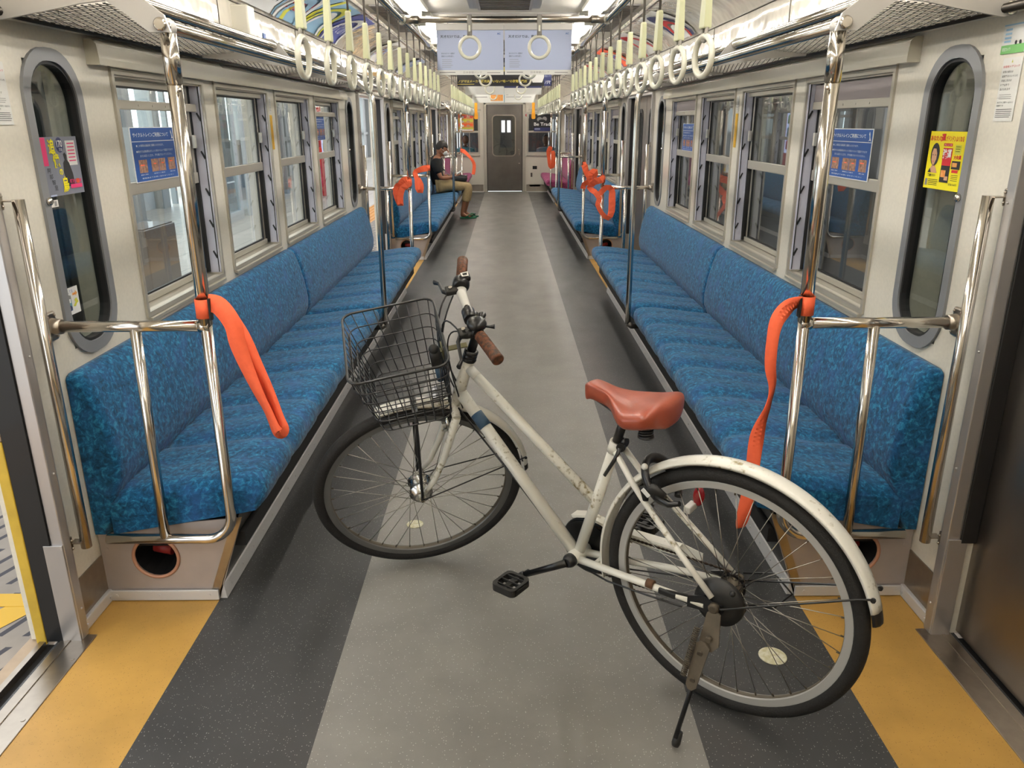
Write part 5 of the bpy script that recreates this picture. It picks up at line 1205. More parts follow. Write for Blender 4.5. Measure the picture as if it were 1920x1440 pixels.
S.oval(.49, .86, .10, .13, 'navy_ad', 2); S.text('170', .49, .88, .15, .12, 'white', 4, .02); S.text('万部', .50, .78, .09, .05, 'white', 4)
S.rect(.66, .50, .93, .93, 'paper_white', 1); S.lines(.70, .90, (.88, .82, .76, .70, .64, .58), .02, 'pink_ad')
S.poly([(.55, .70), (.60, .73), (.64, .68), (.63, .60), (.68, .55), (.74, .36), (.76, .14), (.52, .14), (.50, .40), (.52, .55), (.57, .60)], 'ink', 2)
S.rect(.04, .0, .20, .03, 'lilac_ad'); S.text('阿', .10, .44, .09, .08, 'ink', 4); S.text('部', .13, .34, .09, .08, 'ink', 4); S.text('智', .17, .24, .09, .08, 'ink', 4); S.text('里', .21, .14, .09, .08, 'ink', 4)
S.rect(.62, .10, .95, .17, 'pink_ad', 3); S.text('新刊大好評', .78, .22, .33, .08, 'pink_ad', 4, .02); S.rect(.80, .18, .88, .26, 'orange', 4)
S.done('advert_sticker', 'dark advert sticker with yellow lettering on the rounded window at the left', 'sticker')
S = Sheet(.200, .170, (1.333, 2.556, 1.302), (0, -1, 0), (0, 0, 1), base='yellow_ad')
S.text('あなたの', .19, .88, .32, .09, 'red_ad', 3, .02); S.text('運', .40, .89, .12, .14, 'red_ad', 3, .04); S.text('がドンドンよくなる', .72, .88, .48, .10, 'red_ad', 3, .02)
S.oval(.22, .60, .125, .20, 'ink', 2); S.poly([(.13, .62), (.16, .70), (.24, .70), (.28, .62), (.28, .52), (.23, .42), (.18, .42), (.14, .50)], 'skin_ad', 3); S.poly([(.08, .28), (.14, .36), (.18, .42), (.24, .42), (.30, .36), (.35, .28)], 'skin_ad', 2); S.poly([(.08, .28), (.13, .36), (.18, .28)], 'ink', 3)
S.rect(.15, .585, .19, .595, 'ink', 4); S.rect(.22, .585, .26, .595, 'ink', 4); S.rect(.175, .475, .225, .483, 'red_ad', 4)
S.rect(.44, .75, .68, .80, 'red_ad', 3); S.text('大ヒット中', .56, .775, .20, .035, 'white', 4); S.rect(.44, .52, .70, .72, 'red_ad', 2); S.text('強運', .57, .62, .24, .17, 'white', 4, .03); S.rect(.45, .42, .70, .52, 'red_ad', 2); S.rect(.45, .13, .70, .42, 'ink', 2); S.rect(.47, .22, .60, .34, 'orange_ad', 3); S.rect(.58, .17, .68, .24, 'skin_ad', 3)
S.rect(.76, .62, .93, .78, 'lime_ad', 2); S.lines(.78, .90, (.75, .71, .67), .01, 'ink'); S.text('大金運', .86, .57, .20, .08, 'red_ad', 3, .03); S.rect(.73, .37, .96, .51, 'ink', 2); S.rect(.75, .41, .88, .48, 'orange_ad', 3); S.rect(.76, .31, .93, .36, 'red_ad', 3)
S.text('著者', .14, .235, .10, .05, 'ink', 3, .02); S.text('好評発売中', .25, .235, .15, .04, 'ink', 3); S.rect(.04, .05, .11, .17, 'mid_grey', 2); S.lines(.13, .42, (.16, .13, .10, .07), .010, 'ink'); S.lines(.76, .95, (.27, .24, .21, .18), .008, 'ink'); S.text('定価1540円', .84, .11, .22, .04, 'ink', 3)
S.done('advert_sticker', 'bright yellow advert sticker with red lettering on the rounded window at the right', 'sticker')
S = Sheet(.088, .082, (-1.333, 2.322, .945), (0, 1, 0), (0, 0, 1), base='white')
S.text('あいしてる', .35, .86, .60, .12, 'purple_ad', 3); S.rect(.08, .15, .50, .72, 'teal_ad', 1); S.oval(.29, .62, .21, .14, 'mid_grey', 2); S.rect(.14, .45, .44, .60, 'white', 3); S.oval(.28, .25, .20, .12, 'navy_ad', 3); S.poly([(.60, .78), (.80, .78), (.80, .86), (.93, .74), (.80, .64), (.80, .70), (.60, .70)], 'orange_ad', 3); S.poly([(.55, .30), (.72, .42), (.66, .52), (.82, .58), (.92, .40), (.80, .36), (.70, .26)], 'lime_ad', 3)
S.done('train_sticker', 'small white sticker with a little train near the bottom of the left rounded window', 'sticker')
S = Sheet(.070, .020, (-1.333, 2.322, 1.268), (0, 1, 0), (0, 0, 1), base='paper_white'); S.rect(.70, .15, .88, .85, 'mid_grey'); S.lines(.08, .6, (.7, .45), .08, 'mid_grey'); S.done('small_label', 'small pale label just under the dark advert on the left rounded window', 'sticker')
S = Sheet(.100, .072, (1.322, 2.245, 1.668), (0, -1, 0), (0, 0, 1), base='paper_white'); S.rect(0, .0, 1, .30, 'green_ad', 1); S.rect(0, .95, 1, 1, 'sky_ad', 1)
for y in (.82, .68, .54, .42): S.rect(.10, y-.035, .38, y+.035, 'sky_ad', 2)
S.text('防犯カメラ', .25, .16, .34, .12, 'white'); S.oval(.62, .36, .05, .07, 'ink', 3); S.oval(.80, .36, .05, .07, 'ink', 3)
S.done('notice_sheet', 'small white and green notice high on the right wall beside the door', 'notice')
def notice(org, r, label):
    S = Sheet(.082, .158, org, r, (0, 0, 1), base='paper_white')
    S.poly([(.46, .92), (.54, .92), (.50, .97)], 'lime_ad', 2); S.text('非常用ドアコック', .5, .86, .86, .04, 'red_ad', 3)
    for k, t_ in enumerate(('非常の場合は', '座席下のハンドルを', '手前に引けば', 'ドアは手で', 'あけられます')): S.text(t_, .10+.045*len(t_), .78-.068*k, .09*len(t_), .036, 'ink', 3)
    S.lines(.12, .8, (.42, .39, .36), .008, 'mid_grey'); S.text('みだりに車外へ出ると', .50, .30, .84, .03, 'ink'); S.text('危険です', .26, .25, .36, .03, 'ink'); S.lines(.08, .92, (.19, .16, .13, .10, .07), .008, 'ink')
    return S.done('notice_sheet', label, 'notice')
notice((1.322, 2.224, 1.500), (0, -1, 0), 'tall white emergency door notice on the right wall above the grab bar')
notice((-1.322, 2.148, 1.500), (0, 1, 0), 'tall white emergency door notice at the left edge, on the wall above the grab bar')
for s in (-1, 1):
    yc = 4.665 if s < 0 else 4.715; r = (0, 1, 0) if s < 0 else (0, -1, 0)
    S = Sheet(.045, .185, (s*1.322, yc-.0225*(-s)*1 if s < 0 else yc+.0225, 1.362), r, (0, 0, 1), base='strip_yellow'); S.lines(.22, .34, (.9, .8, .7, .6, .5, .4, .3, .2, .1), .04, 'orange_ad'); S.lines(.60, .78, tuple(.93-.05*k for k in range(17)), .02, 'orange_ad')
    S.done('yellow_strip', 'narrow yellow notice strip on the pillar between the %s windows' % SD[s], 'notice')
    S = Sheet(.042, .085, (s*1.322, yc-.021 if s < 0 else yc+.021, 1.558), r, (0, 0, 1), base='paper_white'); S.lines(.2, .8, (.85, .75, .65, .55, .45, .35, .25, .15), .03, 'mid_grey'); S.done('white_strip', 'small white notice just above the yellow strip on the %s pillar' % SD[s], 'notice')
# adverts bent along the upper cove
UP = [(1.255, 2.062), (1.225, 2.098), (1.15, 2.142), (1.06, 2.174), (.955, 2.196)]
def cove_ad(s, y0, y1, cols, label, text=None, arcs=False):
    m = MB(); mats = []
    n = len(UP)
    for i, (c, a, b) in enumerate(cols):
        if c not in mats: mats.append(c)
        m.cur = mats.index(c)
        ya = y0+(y1-y0)*a; yb = y0+(y1-y0)*b; off = .004+.0008*i; vs = []
        for (x, z) in UP: vs += [(s*(x-off*.45), ya, z-off), (s*(x-off*.45), yb, z-off)]
        m.add(vs, [[2*k, 2*k+1, 2*k+3, 2*k+2] for k in range(n-1)], True)
    if arcs:
        for j, c in enumerate(arcs):
            if c not in mats: mats.append(c)
            m.cur = mats.index(c); vs = []; N_ = 14
            for k in range(N_+1):
                a = PI*k/N_
                for rr_ in (.95-.22*j, .80-.22*j):
                    yy = (y0+y1)/2+(y1-y0)/2*rr_*math.cos(a); t_ = rr_*math.sin(a)*3.98; q = min(3, int(t_)); f_ = t_-q
                    x = UP[q][0]*(1-f_)+UP[q+1][0]*f_; z = UP[q][1]*(1-f_)+UP[q+1][1]*f_; vs.append((s*(x-.007), yy, z-.010-.0006*j))
            m.add(vs, [[2*k, 2*k+1, 2*k+3, 2*k+2] for k in range(N_)], True)
    if text:
        m.cur = mats.index(text[1]) if text[1] in mats else (mats.append(text[1]) or len(mats)-1)
        vs, fs = text_mesh(text[0], (y0+y1)/2, .5, (y1-y0)*.7, .35)
        def mp(v):
            t_ = max(0, min(3.999, v.y*4)); q = int(t_); f_ = t_-q; x = UP[q][0]*(1-f_)+UP[q+1][0]*f_; z = UP[q][1]*(1-f_)+UP[q+1][1]*f_
            return (s*(x-.006), v.x if s < 0 else y0+y1-v.x, z-.009)
        m.add([mp(v) for v in vs], fs)
    o = obj('cove_poster', m, mats, None, recalc=False, loc=(s*1.0, (y0+y1)/2, 2.05)); return tag(o, label, 'poster', 'adverts on the ceiling cove')
cove_ad(-1, 4.06, 4.58, [('white', 0, 1), ('blue_ad', .0, .0)], 'white and blue advert on the left ceiling cove, nearest of its row', ('特許の窓口', 'ink'))
cove_ad(-1, 4.60, 5.14, [('sky_ad', 0, 1), ('lime_ad', .3, .42), ('white', .05, .2)], 'pale blue advert with a yellow stripe on the left ceiling cove', ('生活応援', 'red_ad'), ['white', 'sky_ad'])
cove_ad(-1, 5.16, 5.70, [('sky_ad', 0, 1), ('lime_ad', .0, .12)], 'sky blue advert with a yellow edge on the left ceiling cove', None, ['lime_ad', 'white'])
cove_ad(-1, 5.74, 6.28, [('purple_ad', 0, 1)], 'purple blue advert on the left ceiling cove, above the fourth window', ('おでかけ', 'white'), ['white'])
cove_ad(-1, 7.6, 8.14, [('white', 0, 1)], 'white advert with a red mark on the left ceiling cove over the middle door', ('春の旅', 'red_ad'), ['cove_cream', 'lilac_ad'])
cove_ad(-1, 9.6, 10.14, [('lilac_ad', 0, 1)], 'lilac advert far along the left ceiling cove', None, ['white'])
cove_ad(1, 5.6, 6.14, [('paper_white', 0, 1)], 'advert with red and dark arcs on the right ceiling cove, nearest of its row', None, ['navy_ad', 'red_ad', 'paper_white'])
cove_ad(1, 6.9, 7.44, [('paper_white', 0, 1)], 'advert with a red arc on the right ceiling cove before the middle door', None, ['red_ad', 'paper_white'])
cove_ad(1, 8.4, 8.94, [('orange', 0, 1)], 'orange and white advert on the right ceiling cove beyond the middle door', None, ['paper_white', 'purple_ad'])
cove_ad(1, 10.2, 10.74, [('paper_white', 0, 1)], 'white advert with a red arc far along the right ceiling cove', None, ['red_ad'])
# small fittings on the lower cove of the left side
def onlow(s, y, w, z0, z1, c, nm, label, cat):
    lowx = lambda z: 1.277
    m = MB(); m.prism([(s*(lowx(z0)-.004), y, z0), (s*(lowx(z1)-.004), y, z1), (s*(lowx(z1)+.006), y, z1), (s*(lowx(z0)+.006), y, z0)], (0, w, 0)); o = obj(nm, m, c, None, loc=(s*lowx(z0), y, z0)); return tag(o, label, cat)
m = MB(); m.b2(-1.295, -1.20, 4.02, 4.13, 1.86, 2.03, .008); tag(obj('junction_box', m, 'lamp_housing', None, loc=(-1.2, 4.02, 1.9)), 'cream box with a screw above the left luggage rack', 'box')
onlow(-1, 4.50, .05, 1.895, 1.955, 'blue_ad', 'blue_sticker', 'small blue sticker on the left cove above the luggage rack', 'sticker')
onlow(-1, 4.80, .09, 1.885, 1.935, 'mid_grey', 'grey_sticker', 'small grey square sticker on the left cove above the luggage rack', 'sticker')
onlow(-1, 4.95, .09, 1.88, 1.925, 'orange_ad', 'orange_sticker', 'small orange sticker on the left cove above the luggage rack', 'sticker')
m = MB(); m.b2(-1.29, -1.16, 7.9, 8.3, 1.83, 1.96, .01); t = tag(obj('control_box', m, mat('box_tan', '#c9a877', .5), None, loc=(-1.17, 8.1, 1.83)), 'tan control box above the left middle door', 'box')
m = MB(); m.b2(-1.25, -1.19, 7.893, 7.9, 1.86, 1.92); obj('black_panel', m, 'dark_cavity', t)

# ------------------------------------------------------------------ posters hanging from the ceiling
def hanging(x0, x1, y, zb, zt, label, draw, base='lilac_ad', top=True):
    w = x1-x0; h = zt-zb
    t = thing('hanging_poster', label, 'poster', ((x0+x1)/2, y, zt), 'posters hanging across the aisle')
    S = Sheet(w, h, (x0, y, zb), (1, 0, 0), (0, 0, 1), base=base); draw(S)
    obj('printed_sheet', S.mb, S.mats, t, recalc=False)
    m = MB(); m.b2(x0-.003, x1+.003, y-.008, y+.008, zt-.012, zt+.03, .002); obj('top_clip', m, 'bracket_grey', t)
    m = MB()
    for x in (x0+.08, x1-.08): m.tube([(x, y, zt+.02), (x, y, 2.2)], .002, 5)
    obj('hanger', m, 'cord', t)
def d_bank(S):
    S.rect(0, 0, 1, .105, 'paper_white', 1); S.text('天才だけでは、救えない。', .33, .825, .55, .065, 'ink', 3, .01); S.text('あなたのドナー登録が', .165, .465, .20, .035, 'ink'); S.text('患者さんの命を救う。', .16, .405, .19, .035, 'ink')
    for k in range(5): S.lines(.07, .22+.02*(k % 2), (.33-.04*k,), .008, 'mid_grey')
    S.text('日本骨髄バンク', .53, .055, .28, .045, 'mid_grey', 3); S.text('AC', .93, .885, .05, .04, 'blue_ad', 3, .03); S.lines(.03, .28, (.055,), .02, 'mid_grey'); S.rect(.75, .04, .95, .055, 'mid_grey', 2)
hanging(-.475, -.012, 5.9, 1.822, 2.122, 'pale blue hanging poster with Japanese lettering, left of the nearest pair', d_bank)
hanging(-.004, .462, 5.9, 1.822, 2.122, 'pale blue hanging poster with Japanese lettering, right of the nearest pair', d_bank)
def d_noj(S):
    S.text('ノジマはメーカー販売員がいない“唯一”の家電専門店', .375, .17, .73, .10, 'gold_ad', 3, .02); S.rect(.23, .50, .52, .66, 'gold_ad', 2); S.text('デジタル家電専門店', .37, .72, .24, .06, 'white', 3)
    S.poly([(.80, .12), (.90, .12), (.935, .42), (.90, .85), (.80, .85), (.765, .42)], 'paper_white', 2)
    for k in range(5): S.oval(.80+.025*k, .45+.06*(k == 2), .006, .06, 'ink', 3, 8)
    S.text('コンサル', .85, .80, .06, .05, 'ink', 3); S.rect(.91, .56, 1, .99, 'red_ad', 2); S.text('売出', .955, .75, .07, .24, 'paper_white', 3, .02); S.rect(.92, .0, 1, .50, 'navy_ad', 2); S.text('ノジマ', .958, .13, .06, .12, 'white', 3, .02); S.text('家電ならノジマ', .957, .34, .06, .08, 'lilac_ad', 3)
    S.rect(0, .06, .18, .075, 'gold_ad', 2); S.oval(.03, .75, .03, .2, 'brown_ad', 2)
hanging(-.48, .455, 8.3, 1.848, 2.12, 'black hanging poster with gold lettering, behind the pale blue pair', d_noj, 'black_ad')
def d_w(S): S.rect(0, 0, 1, .30, 'paper_white', 1); S.oval(.30, .5, .02, .1, 'mid_grey', 2); [S.rect(a, .38, a+.03, .62, 'mid_grey', 2) for a in (.10, .22, .38, .62, .84)]; S.lines(.48, .75, (.52, .46), .02, 'mid_grey'); S.oval(.9, .66, .06, .1, 'ink', 2)
def d_y(S): S.rect(0, .30, 1, 1, 'navy_ad', 1); S.rect(.04, .38, .55, .66, 'yellow_ad', 2); S.text('入学説明会', .30, .52, .40, .16, 'lime_ad', 3); S.lines(.60, .95, (.60, .52, .44), .03, 'sky_ad'); S.rect(.88, .5, .97, .66, 'paper_white', 2)
hanging(-.52, -.03, 10.7, 1.845, 2.12, 'pale grey hanging poster, left of the third row along the aisle', d_w, 'paper_white')
hanging(-.02, .46, 10.7, 1.845, 2.12, 'navy and yellow hanging poster, right of the third row along the aisle', d_y, 'paper_white')
def d_o(S): S.rect(.58, .1, .97, .9, 'orange_ad', 1); S.lines(.08, .5, (.6, .45, .3), .04, 'mid_grey')
def d_l(S): S.lines(.05, .95, (.7, .5, .3), .03, 'mid_grey'); S.rect(.05, .4, .12, .65, 'ink', 2)
hanging(-.52, -.03, 12.9, 1.80, 2.08, 'white hanging poster with an orange block, left of the fourth row', d_o, 'paper_white')
hanging(-.02, .46, 12.9, 1.80, 2.08, 'white hanging poster with grey print, right of the fourth row', d_l, 'paper_white')
def d_t(S):
    for k, c in enumerate(('red_ad', 'ink', 'mid_grey', 'teal_ad', 'paper_white', 'navy_ad', 'teal_ad', 'mid_grey')): S.rect(k/8, .0, (k+1)/8-.01, 1, c, 1)
hanging(-.50, .46, 16.9, 1.90, 2.13, 'dark multicoloured hanging poster just before the end wall', d_t, 'ink')
# posters on the end windows
S = Sheet(.345, .37, (-1.072, 18.452, 1.328), (1, 0, 0), (0, 0, 1), base='orange_ad')
for k in range(4): S.rect(.04, .78-.24*k, .96, .93-.24*k, ['red_ad', 'lime_ad', 'orange', 'lime_ad'][k], 1); S.oval(.25, .80-.24*k, .12, .07, 'paper_white', 2); S.oval(.65, .80-.24*k, .12, .07, 'skin_ad', 2)
S.text('おいしい駅めし', .5, .88, .8, .08, 'white', 4); S.rect(.05, .02, .95, .12, 'paper_white', 3)
S.done('food_poster', 'orange food poster on the end window left of the grey door', 'poster')
S = Sheet(.37, .36, (.62, 18.452, 1.325), (1, 0, 0), (0, 0, 1), base='black_ad'); S.oval(.35, .70, .16, .14, 'mid_grey', 1); S.oval(.65, .72, .14, .14, 'mid_grey', 1); S.oval(.5, .6, .22, .1, 'ink', 2); S.text('Be Trad', .5, .42, .98, .20, 'white', 4, .02); S.rect(0, .0, 1, .22, 'navy_ad', 1); S.lines(.05, .4, (.16, .1), .03, 'lilac_ad')
S.done('dark_poster', 'dark poster with white lettering on the end window right of the grey door', 'poster')
S = Sheet(.09, .12, (.42, 18.492, 1.60), (1, 0, 0), (0, 0, 1), base='paper_white'); S.oval(.5, .55, .32, .28, 'red_ad', 1); S.rect(.42, .35, .58, .8, 'white', 2); S.done('red_notice', 'small red and white notice on the end wall just right of the grey door', 'notice')

# ------------------------------------------------------------------ outside, left: the platform
ZP = -.05
m = MB(); m.b2(-12, -2.68, -6, 45, ZP-.1, ZP); q = struct('floor', m, 'platform_tile'); q.name = 'floor_platform'
m = MB(); m.b2(-2.24, -1.50, -6, 45, ZP-.1, ZP); q = struct('floor', m, 'slot_paving'); q.name = 'floor_platform_edge'
m = MB(); m.b2(-2.68, -2.24, -6, 45, ZP-.1, ZP)
for i in range(5):
    for k in range(190): m.lathe([(.014, 0), (.009, .005)], (-2.63+i*.085, 1.2+k*.085, ZP), (0, 0, 1), 6)
q = struct('floor', m, 'tactile'); q.name = 'floor_tactile_strip'
m = MB()
m.prism([(-2.2, 1.95, ZP+.0015), (-2.2, 2.35, ZP+.0015), (-1.62, 2.35, ZP+.0015), (-1.62, 2.28, ZP+.0015)], (0, 0, .001)); m.b2(-2.2, -1.57, 2.30, 2.36, ZP+.001, ZP+.003)
m = MB(); m.add([(-2.4, 1.05, ZP+.002), (-2.3, 1.0, ZP+.002), (-1.58, 2.28, ZP+.002), (-1.53, 2.36, ZP+.002), (-1.67, 2.34, ZP+.002)], [[0, 1, 2, 3, 4]]); m.b2(-2.24, -1.53, 2.285, 2.36, ZP+.001, ZP+.003)
tag(obj('painted_line', m, 'strip_yellow', None, loc=(-1.9, 2.3, ZP)), 'yellow painted corner line on the platform edge outside the open door', 'painted line')
m = MB(); m.b2(-12, -9.0, -6, 45, 2.9, 3.0); m.b2(-12, -4.6, -6, 45, 3.7, 3.8); q = struct('ceiling', m, mat('canopy', '#a7a6a2', .6)); q.name = 'ceiling_shade_canopy'  # unseen station roof, put in to keep sky light off the platform floor
mat('column_grey', '#8d8f90', .5); mat('panel_white', '#cfd2d4', .35, coat=.2); mat('panel_green', '#a3a6a5', .5); emis('bright_sky', (.86, .95, 1, 1), 2.2)
for k, y in enumerate((3.6, 7.4, 11.2, 15.0, 18.8, 24)):
    m = MB(); m.b2(-5.35, -5.15, y, y+.22, ZP, 3.7, .01); m.b2(-5.39, -5.11, y-.04, y+.26, ZP, ZP+.25, .01); tag(obj('platform_column', m, 'column_grey', None, loc=(-5.25, y, ZP)), 'grey platform column seen through the left windows, %s from the camera' % ORD[k], 'column', 'platform columns')
# station building behind: frames with daylight openings above glazed doors
w = MB()
w.b2(-6.9, -6.7, -6, 45, 2.6, 3.7)
for k in range(26):
    y = -2+1.75*k; w.b2(-6.9, -6.62, y, y+.30, ZP, 2.6)
    w.b2(-6.88, -6.72, y+.3, y+1.75, 1.0, 1.12); w.b2(-6.86, -6.76, y+.95, y+1.03, ZP, 2.6)
q = struct('wall_left', w, 'panel_green'); q.name = 'wall_station'
w = MB()
for k in range(26):
    y = -2+1.75*k
    if k % 3 != 1: w.b2(-6.84, -6.80, y+.3, y+1.75, ZP, 1.0)
    if k % 4 == 3: w.b2(-6.84, -6.80, y+.3, y+1.75, 1.12, 2.6)
q = struct('wall_left', w, 'panel_white'); q.name = 'wall_station_panels'
m = MB(); m.b2(-7.6, -7.55, -6, 45, .3, 3.2); q = struct('window_90', m, 'bright_sky'); q.name = 'window_daylight'
m = MB(); m.b2(-3.72, -3.40, 7.45, 8.15, ZP, .55, .01); m.b2(-3.70, -3.42, 7.47, 8.13, .55, .56); tag(obj('platform_cabinet', m, mat('cabinet_brown', '#6f655c', .35, coat=.3), None, loc=(-3.55, 7.8, ZP)), 'low brown cabinet standing on the platform outside the nearest left window', 'cabinet')
for k, (y, x) in enumerate(((12.3, -4.6), (14.2, -4.6))):
    t = thing('glass_door_panel', 'pale framed glass door on the platform seen through the %s left window' % ['second', 'third'][k], 'door', (x, y, ZP), 'glass doors on the platform')
    m = MB(); m.ring([(x, y, ZP), (x, y+1.5, ZP), (x, y+1.5, 2.3), (x, y, 2.3)], [(x, y+.12, ZP+.15), (x, y+1.38, ZP+.15), (x, y+1.38, 2.15), (x, y+.12, 2.15)], (.06, 0, 0)); m.b2(x, x+.06, y+.70, y+.80, ZP+.1, 2.2); obj('frame', m, 'panel_white', t)
    m = MB(); m.b2(x+.02, x+.03, y+.12, y+1.38, ZP+.15, 2.15); obj('glass', m, 'window_glass', t); m = MB(); m.b2(x+.06, x+.09, y+.66, y+.68, .75, 1.05); obj('handle', m, 'chrome', t)
# vending machine beyond the middle door
t = thing('vending_machine', 'red framed vending machine glimpsed through the open middle door on the left', 'vending machine', (-3.75, 18.5, ZP))
m = MB(); m.b2(-4.15, -3.35, 18.1, 18.8, ZP, 1.85, .02); obj('cabinet', m, 'red_ad', t)
m = MB(); m.b2(-4.08, -3.42, 18.085, 18.1, .85, 1.75); d_ = obj('display', m, emis('screen_glow', (.55, .6, .95, 1), 1.1), t)
for r_ in range(3):
    for c_ in range(6):
        m = MB(); m.lathe([(.035, 0), (.035, .15), (.018, .19)], (-4.02+c_*.11, 18.07, .93+r_*.27), (0, 0, 1), 8); obj('drink_bottle', m, ['teal_ad', 'green_ad', 'white', 'navy_ad', 'orange_ad', 'pink_ad'][(c_+r_) % 6], d_)
m = MB(); m.b2(-4.05, -3.45, 18.085, 18.1, .25, .45); obj('delivery_slot', m, 'panel_white', t)
# ------------------------------------------------------------------ outside, right: the siding wall
m = MB(); m.b2(1.5, 6, -6, 45, -.6, -.5); q = struct('floor', m, mat('ballast', '#4a453f', .9, 0, .3, 30)); q.name = 'floor_trackbed'
m = MB(); m.b2(3.4, 3.5, -6, 45, -.5, 3.6)
for k in range(60): m.b2(3.34, 3.4, -4+.8*k, -4+.8*k+.10, -.5, 3.6)
q = struct('wall_right', m, mat('siding_grey', '#8b8480', .55, 0, .05, 3)); q.name = 'wall_siding'
m = MB(); m.b2(3.2, 3.34, -6, 45, -.5, .95); m.b2(3.28, 3.34, -6, 45, .95, 1.0); q = struct('wall_right', m, mat('siding_low', '#57524c', .5)); q.name = 'wall_siding_low'
for k in range(7):
    y = 3.2+2.3*k
    m = MB(); m.b2(3.0, 3.16, y, y+.18, -.5, 3.4); tag(obj('siding_post', m, 'column_grey', None, loc=(3.08, y, -.5)), 'pale post outside the right windows, %s along' % ORD[k], 'post', 'posts along the siding')
m = MB(); m.b2(1.5, 4, -6, 45, 3.55, 3.65); q = struct('ceiling', m, 'canopy'); q.name = 'ceiling_siding_canopy'
# ------------------------------------------------------------------ the seated man
def skin_mesh(name, chains, m, parent, lv=2, root=0):
    """chains: list of [(pos, radius), ...]; chains join where positions coincide. Grown with the Skin modifier and frozen."""
    vs = []; es = []; rad = []
    def vid(p, r):
        for i, q in enumerate(vs):
            if (q-p).length < 1e-4: return i
        vs.append(p); rad.append(r if isinstance(r, tuple) else (r, r)); return len(vs)-1
    for ch in chains:
        last = None
        for p, r in ch:
            i = vid(Vector(p), r)
            if last is not None and last != i: es.append((last, i))
            last = i
    me = bpy.data.meshes.new(name); me.from_pydata(vs, es, []); o = bpy.data.objects.new(name, me); C.objects.link(o)
    o.modifiers.new('skin', 'SKIN'); sv = me.skin_vertices[0].data
    for i, r in enumerate(rad): sv[i].radius = r; sv[i].use_root = (i == root)
    sb = o.modifiers.new('sub', 'SUBSURF'); sb.levels = lv; sb.render_levels = lv
    dg = bpy.context.evaluated_depsgraph_get(); dg.update(); ev = o.evaluated_get(dg); nm = bpy.data.meshes.new_from_object(ev)
    bpy.data.objects.remove(o); bpy.data.meshes.remove(me)
    mb = MB(); mb.add([v.co.copy() for v in nm.vertices], [list(p.vertices) for p in nm.polygons], True); bpy.data.meshes.remove(nm)
    return mb
MY = 13.30
man = thing('person', 'man in a black T-shirt and white mask sitting on the left bench reading', 'person', (-1.08, MY, 0))
def Y(v): return MY+v
hip = (-1.10, MY, .515)
body = []
trunk = [((-1.10, Y(0), .515), (.125, .10)), ((-1.12, Y(0), .62), (.115, .095)), ((-1.145, Y(0), .74), (.125, .10)), ((-1.15, Y(0), .86), (.14, .10)), ((-1.135, Y(0), .945), (.10, .08)), ((-1.105, Y(0), .985), (.05, .05)), ((-1.085, Y(0), 1.03), (.047, .05))]
head = [((-1.085, Y(0), 1.03), (.047, .05)), ((-1.062, Y(0), 1.09), (.072, .082))]
arms = []; fingers = []
for sg in (-1, 1):
    sh = (-1.14, Y(sg*.175), .90); el = (-1.06, Y(sg*.215), .655); wr = (-.885, Y(sg*.10), .665); hd = (-.835, Y(sg*.075), .680)
    arms.append([((-1.135, Y(0), .945), (.10, .08)), (sh, .058), ((-1.11, Y(sg*.20), .78), .047), (el, .040), ((-.97, Y(sg*.16), .655), .036), (wr, .026), (hd, (.036, .018))])
    for k in range(4):
        off = (k-1.5)*.017; L = (.062, .070, .066, .050)[k]
        b0 = (-.815, Y(sg*(.075-off*.8)), .684+off*.1); b1 = (-.815+L*.5, Y(sg*(.06-off)), .694+k*.002); b2 = (-.815+L*.85, Y(sg*(.040-off*.9)), .706)
        fingers.append([(hd, (.036, .018)), (b0, .009), (b1, .0085), (b2, .0075)])
    fingers.append([(wr, .026), ((-.855, Y(sg*.045), .695), .011), ((-.825, Y(sg*.025), .712), .009), ((-.805, Y(sg*.02), .722), .008)])
legs = []
for sg, fx in ((-1, .0), (1, .03)):
    hp = (-1.05, Y(sg*.085), .520); kn = (-.620+fx*.3, Y(sg*.10), .520); an = (-.735+fx, Y(sg*.10), .085); 
    legs.append([((-1.10, Y(0), .515), (.125, .10)), (hp, .088), ((-.84, Y(sg*.095), .530), .078), (kn, .060), ((-.655+fx*.6, Y(sg*.10), .38), .055), ((-.70+fx, Y(sg*.10), .22), .042), (an, .033), ((-.72+fx, Y(sg*.10), .050), (.036, .034)), ((-.655+fx, Y(sg*.10), .040), (.040, .024)), ((-.585+fx, Y(sg*.102), .034), (.044, .016))])
heel = [[((-.72+fx, Y(sg*.10), .050), (.036, .034)), ((-.770+fx, Y(sg*.10), .045), .026)] for sg, fx in ((-1, .0), (1, .03))]
mb = skin_mesh('body', [trunk+head[1:]]+arms+legs+heel+fingers, 'skin', man)
# head: egg, nose, jaw, ears, eyes merged into the same surface
hc = Vector((-1.045, MY, 1.105)); hrot = Matrix.Rotation(.38, 3, 'Y')
def hp(p): return hc + hrot @ Vector(p)
hm = MB(); hm.sph(hc, (.092, .074, .112), 24, 16, hrot); hm.sph(hp((.030, 0, -.055)), (.058, .054, .060), 16, 10, hrot)
hm.tube([hp((.088, 0, .022)), hp((.108, 0, -.012)), hp((.090, 0, -.026))], [.009, .014, .010], 8)
for sg in (-1, 1): hm.sph(hp((-.008, sg*.076, -.012)), (.018, .009, .030), 10, 8, hrot); hm.sph(hp((.080, sg*.030, .024)), (.010, .014, .006), 8, 6, hrot)
mb.merge(hm); bd = obj('body', mb, 'skin', man)
m = MB(); vs = []
for sg in (-1, 1): m.sph(hp((.0865, sg*.030, .020)), (.005, .012, .0055), 8, 6, hrot); m.sph(hp((.084, sg*.031, .040)), (.008, .018, .004), 8, 6, hrot)
obj('eyes_and_brows', m, 'hair', bd)
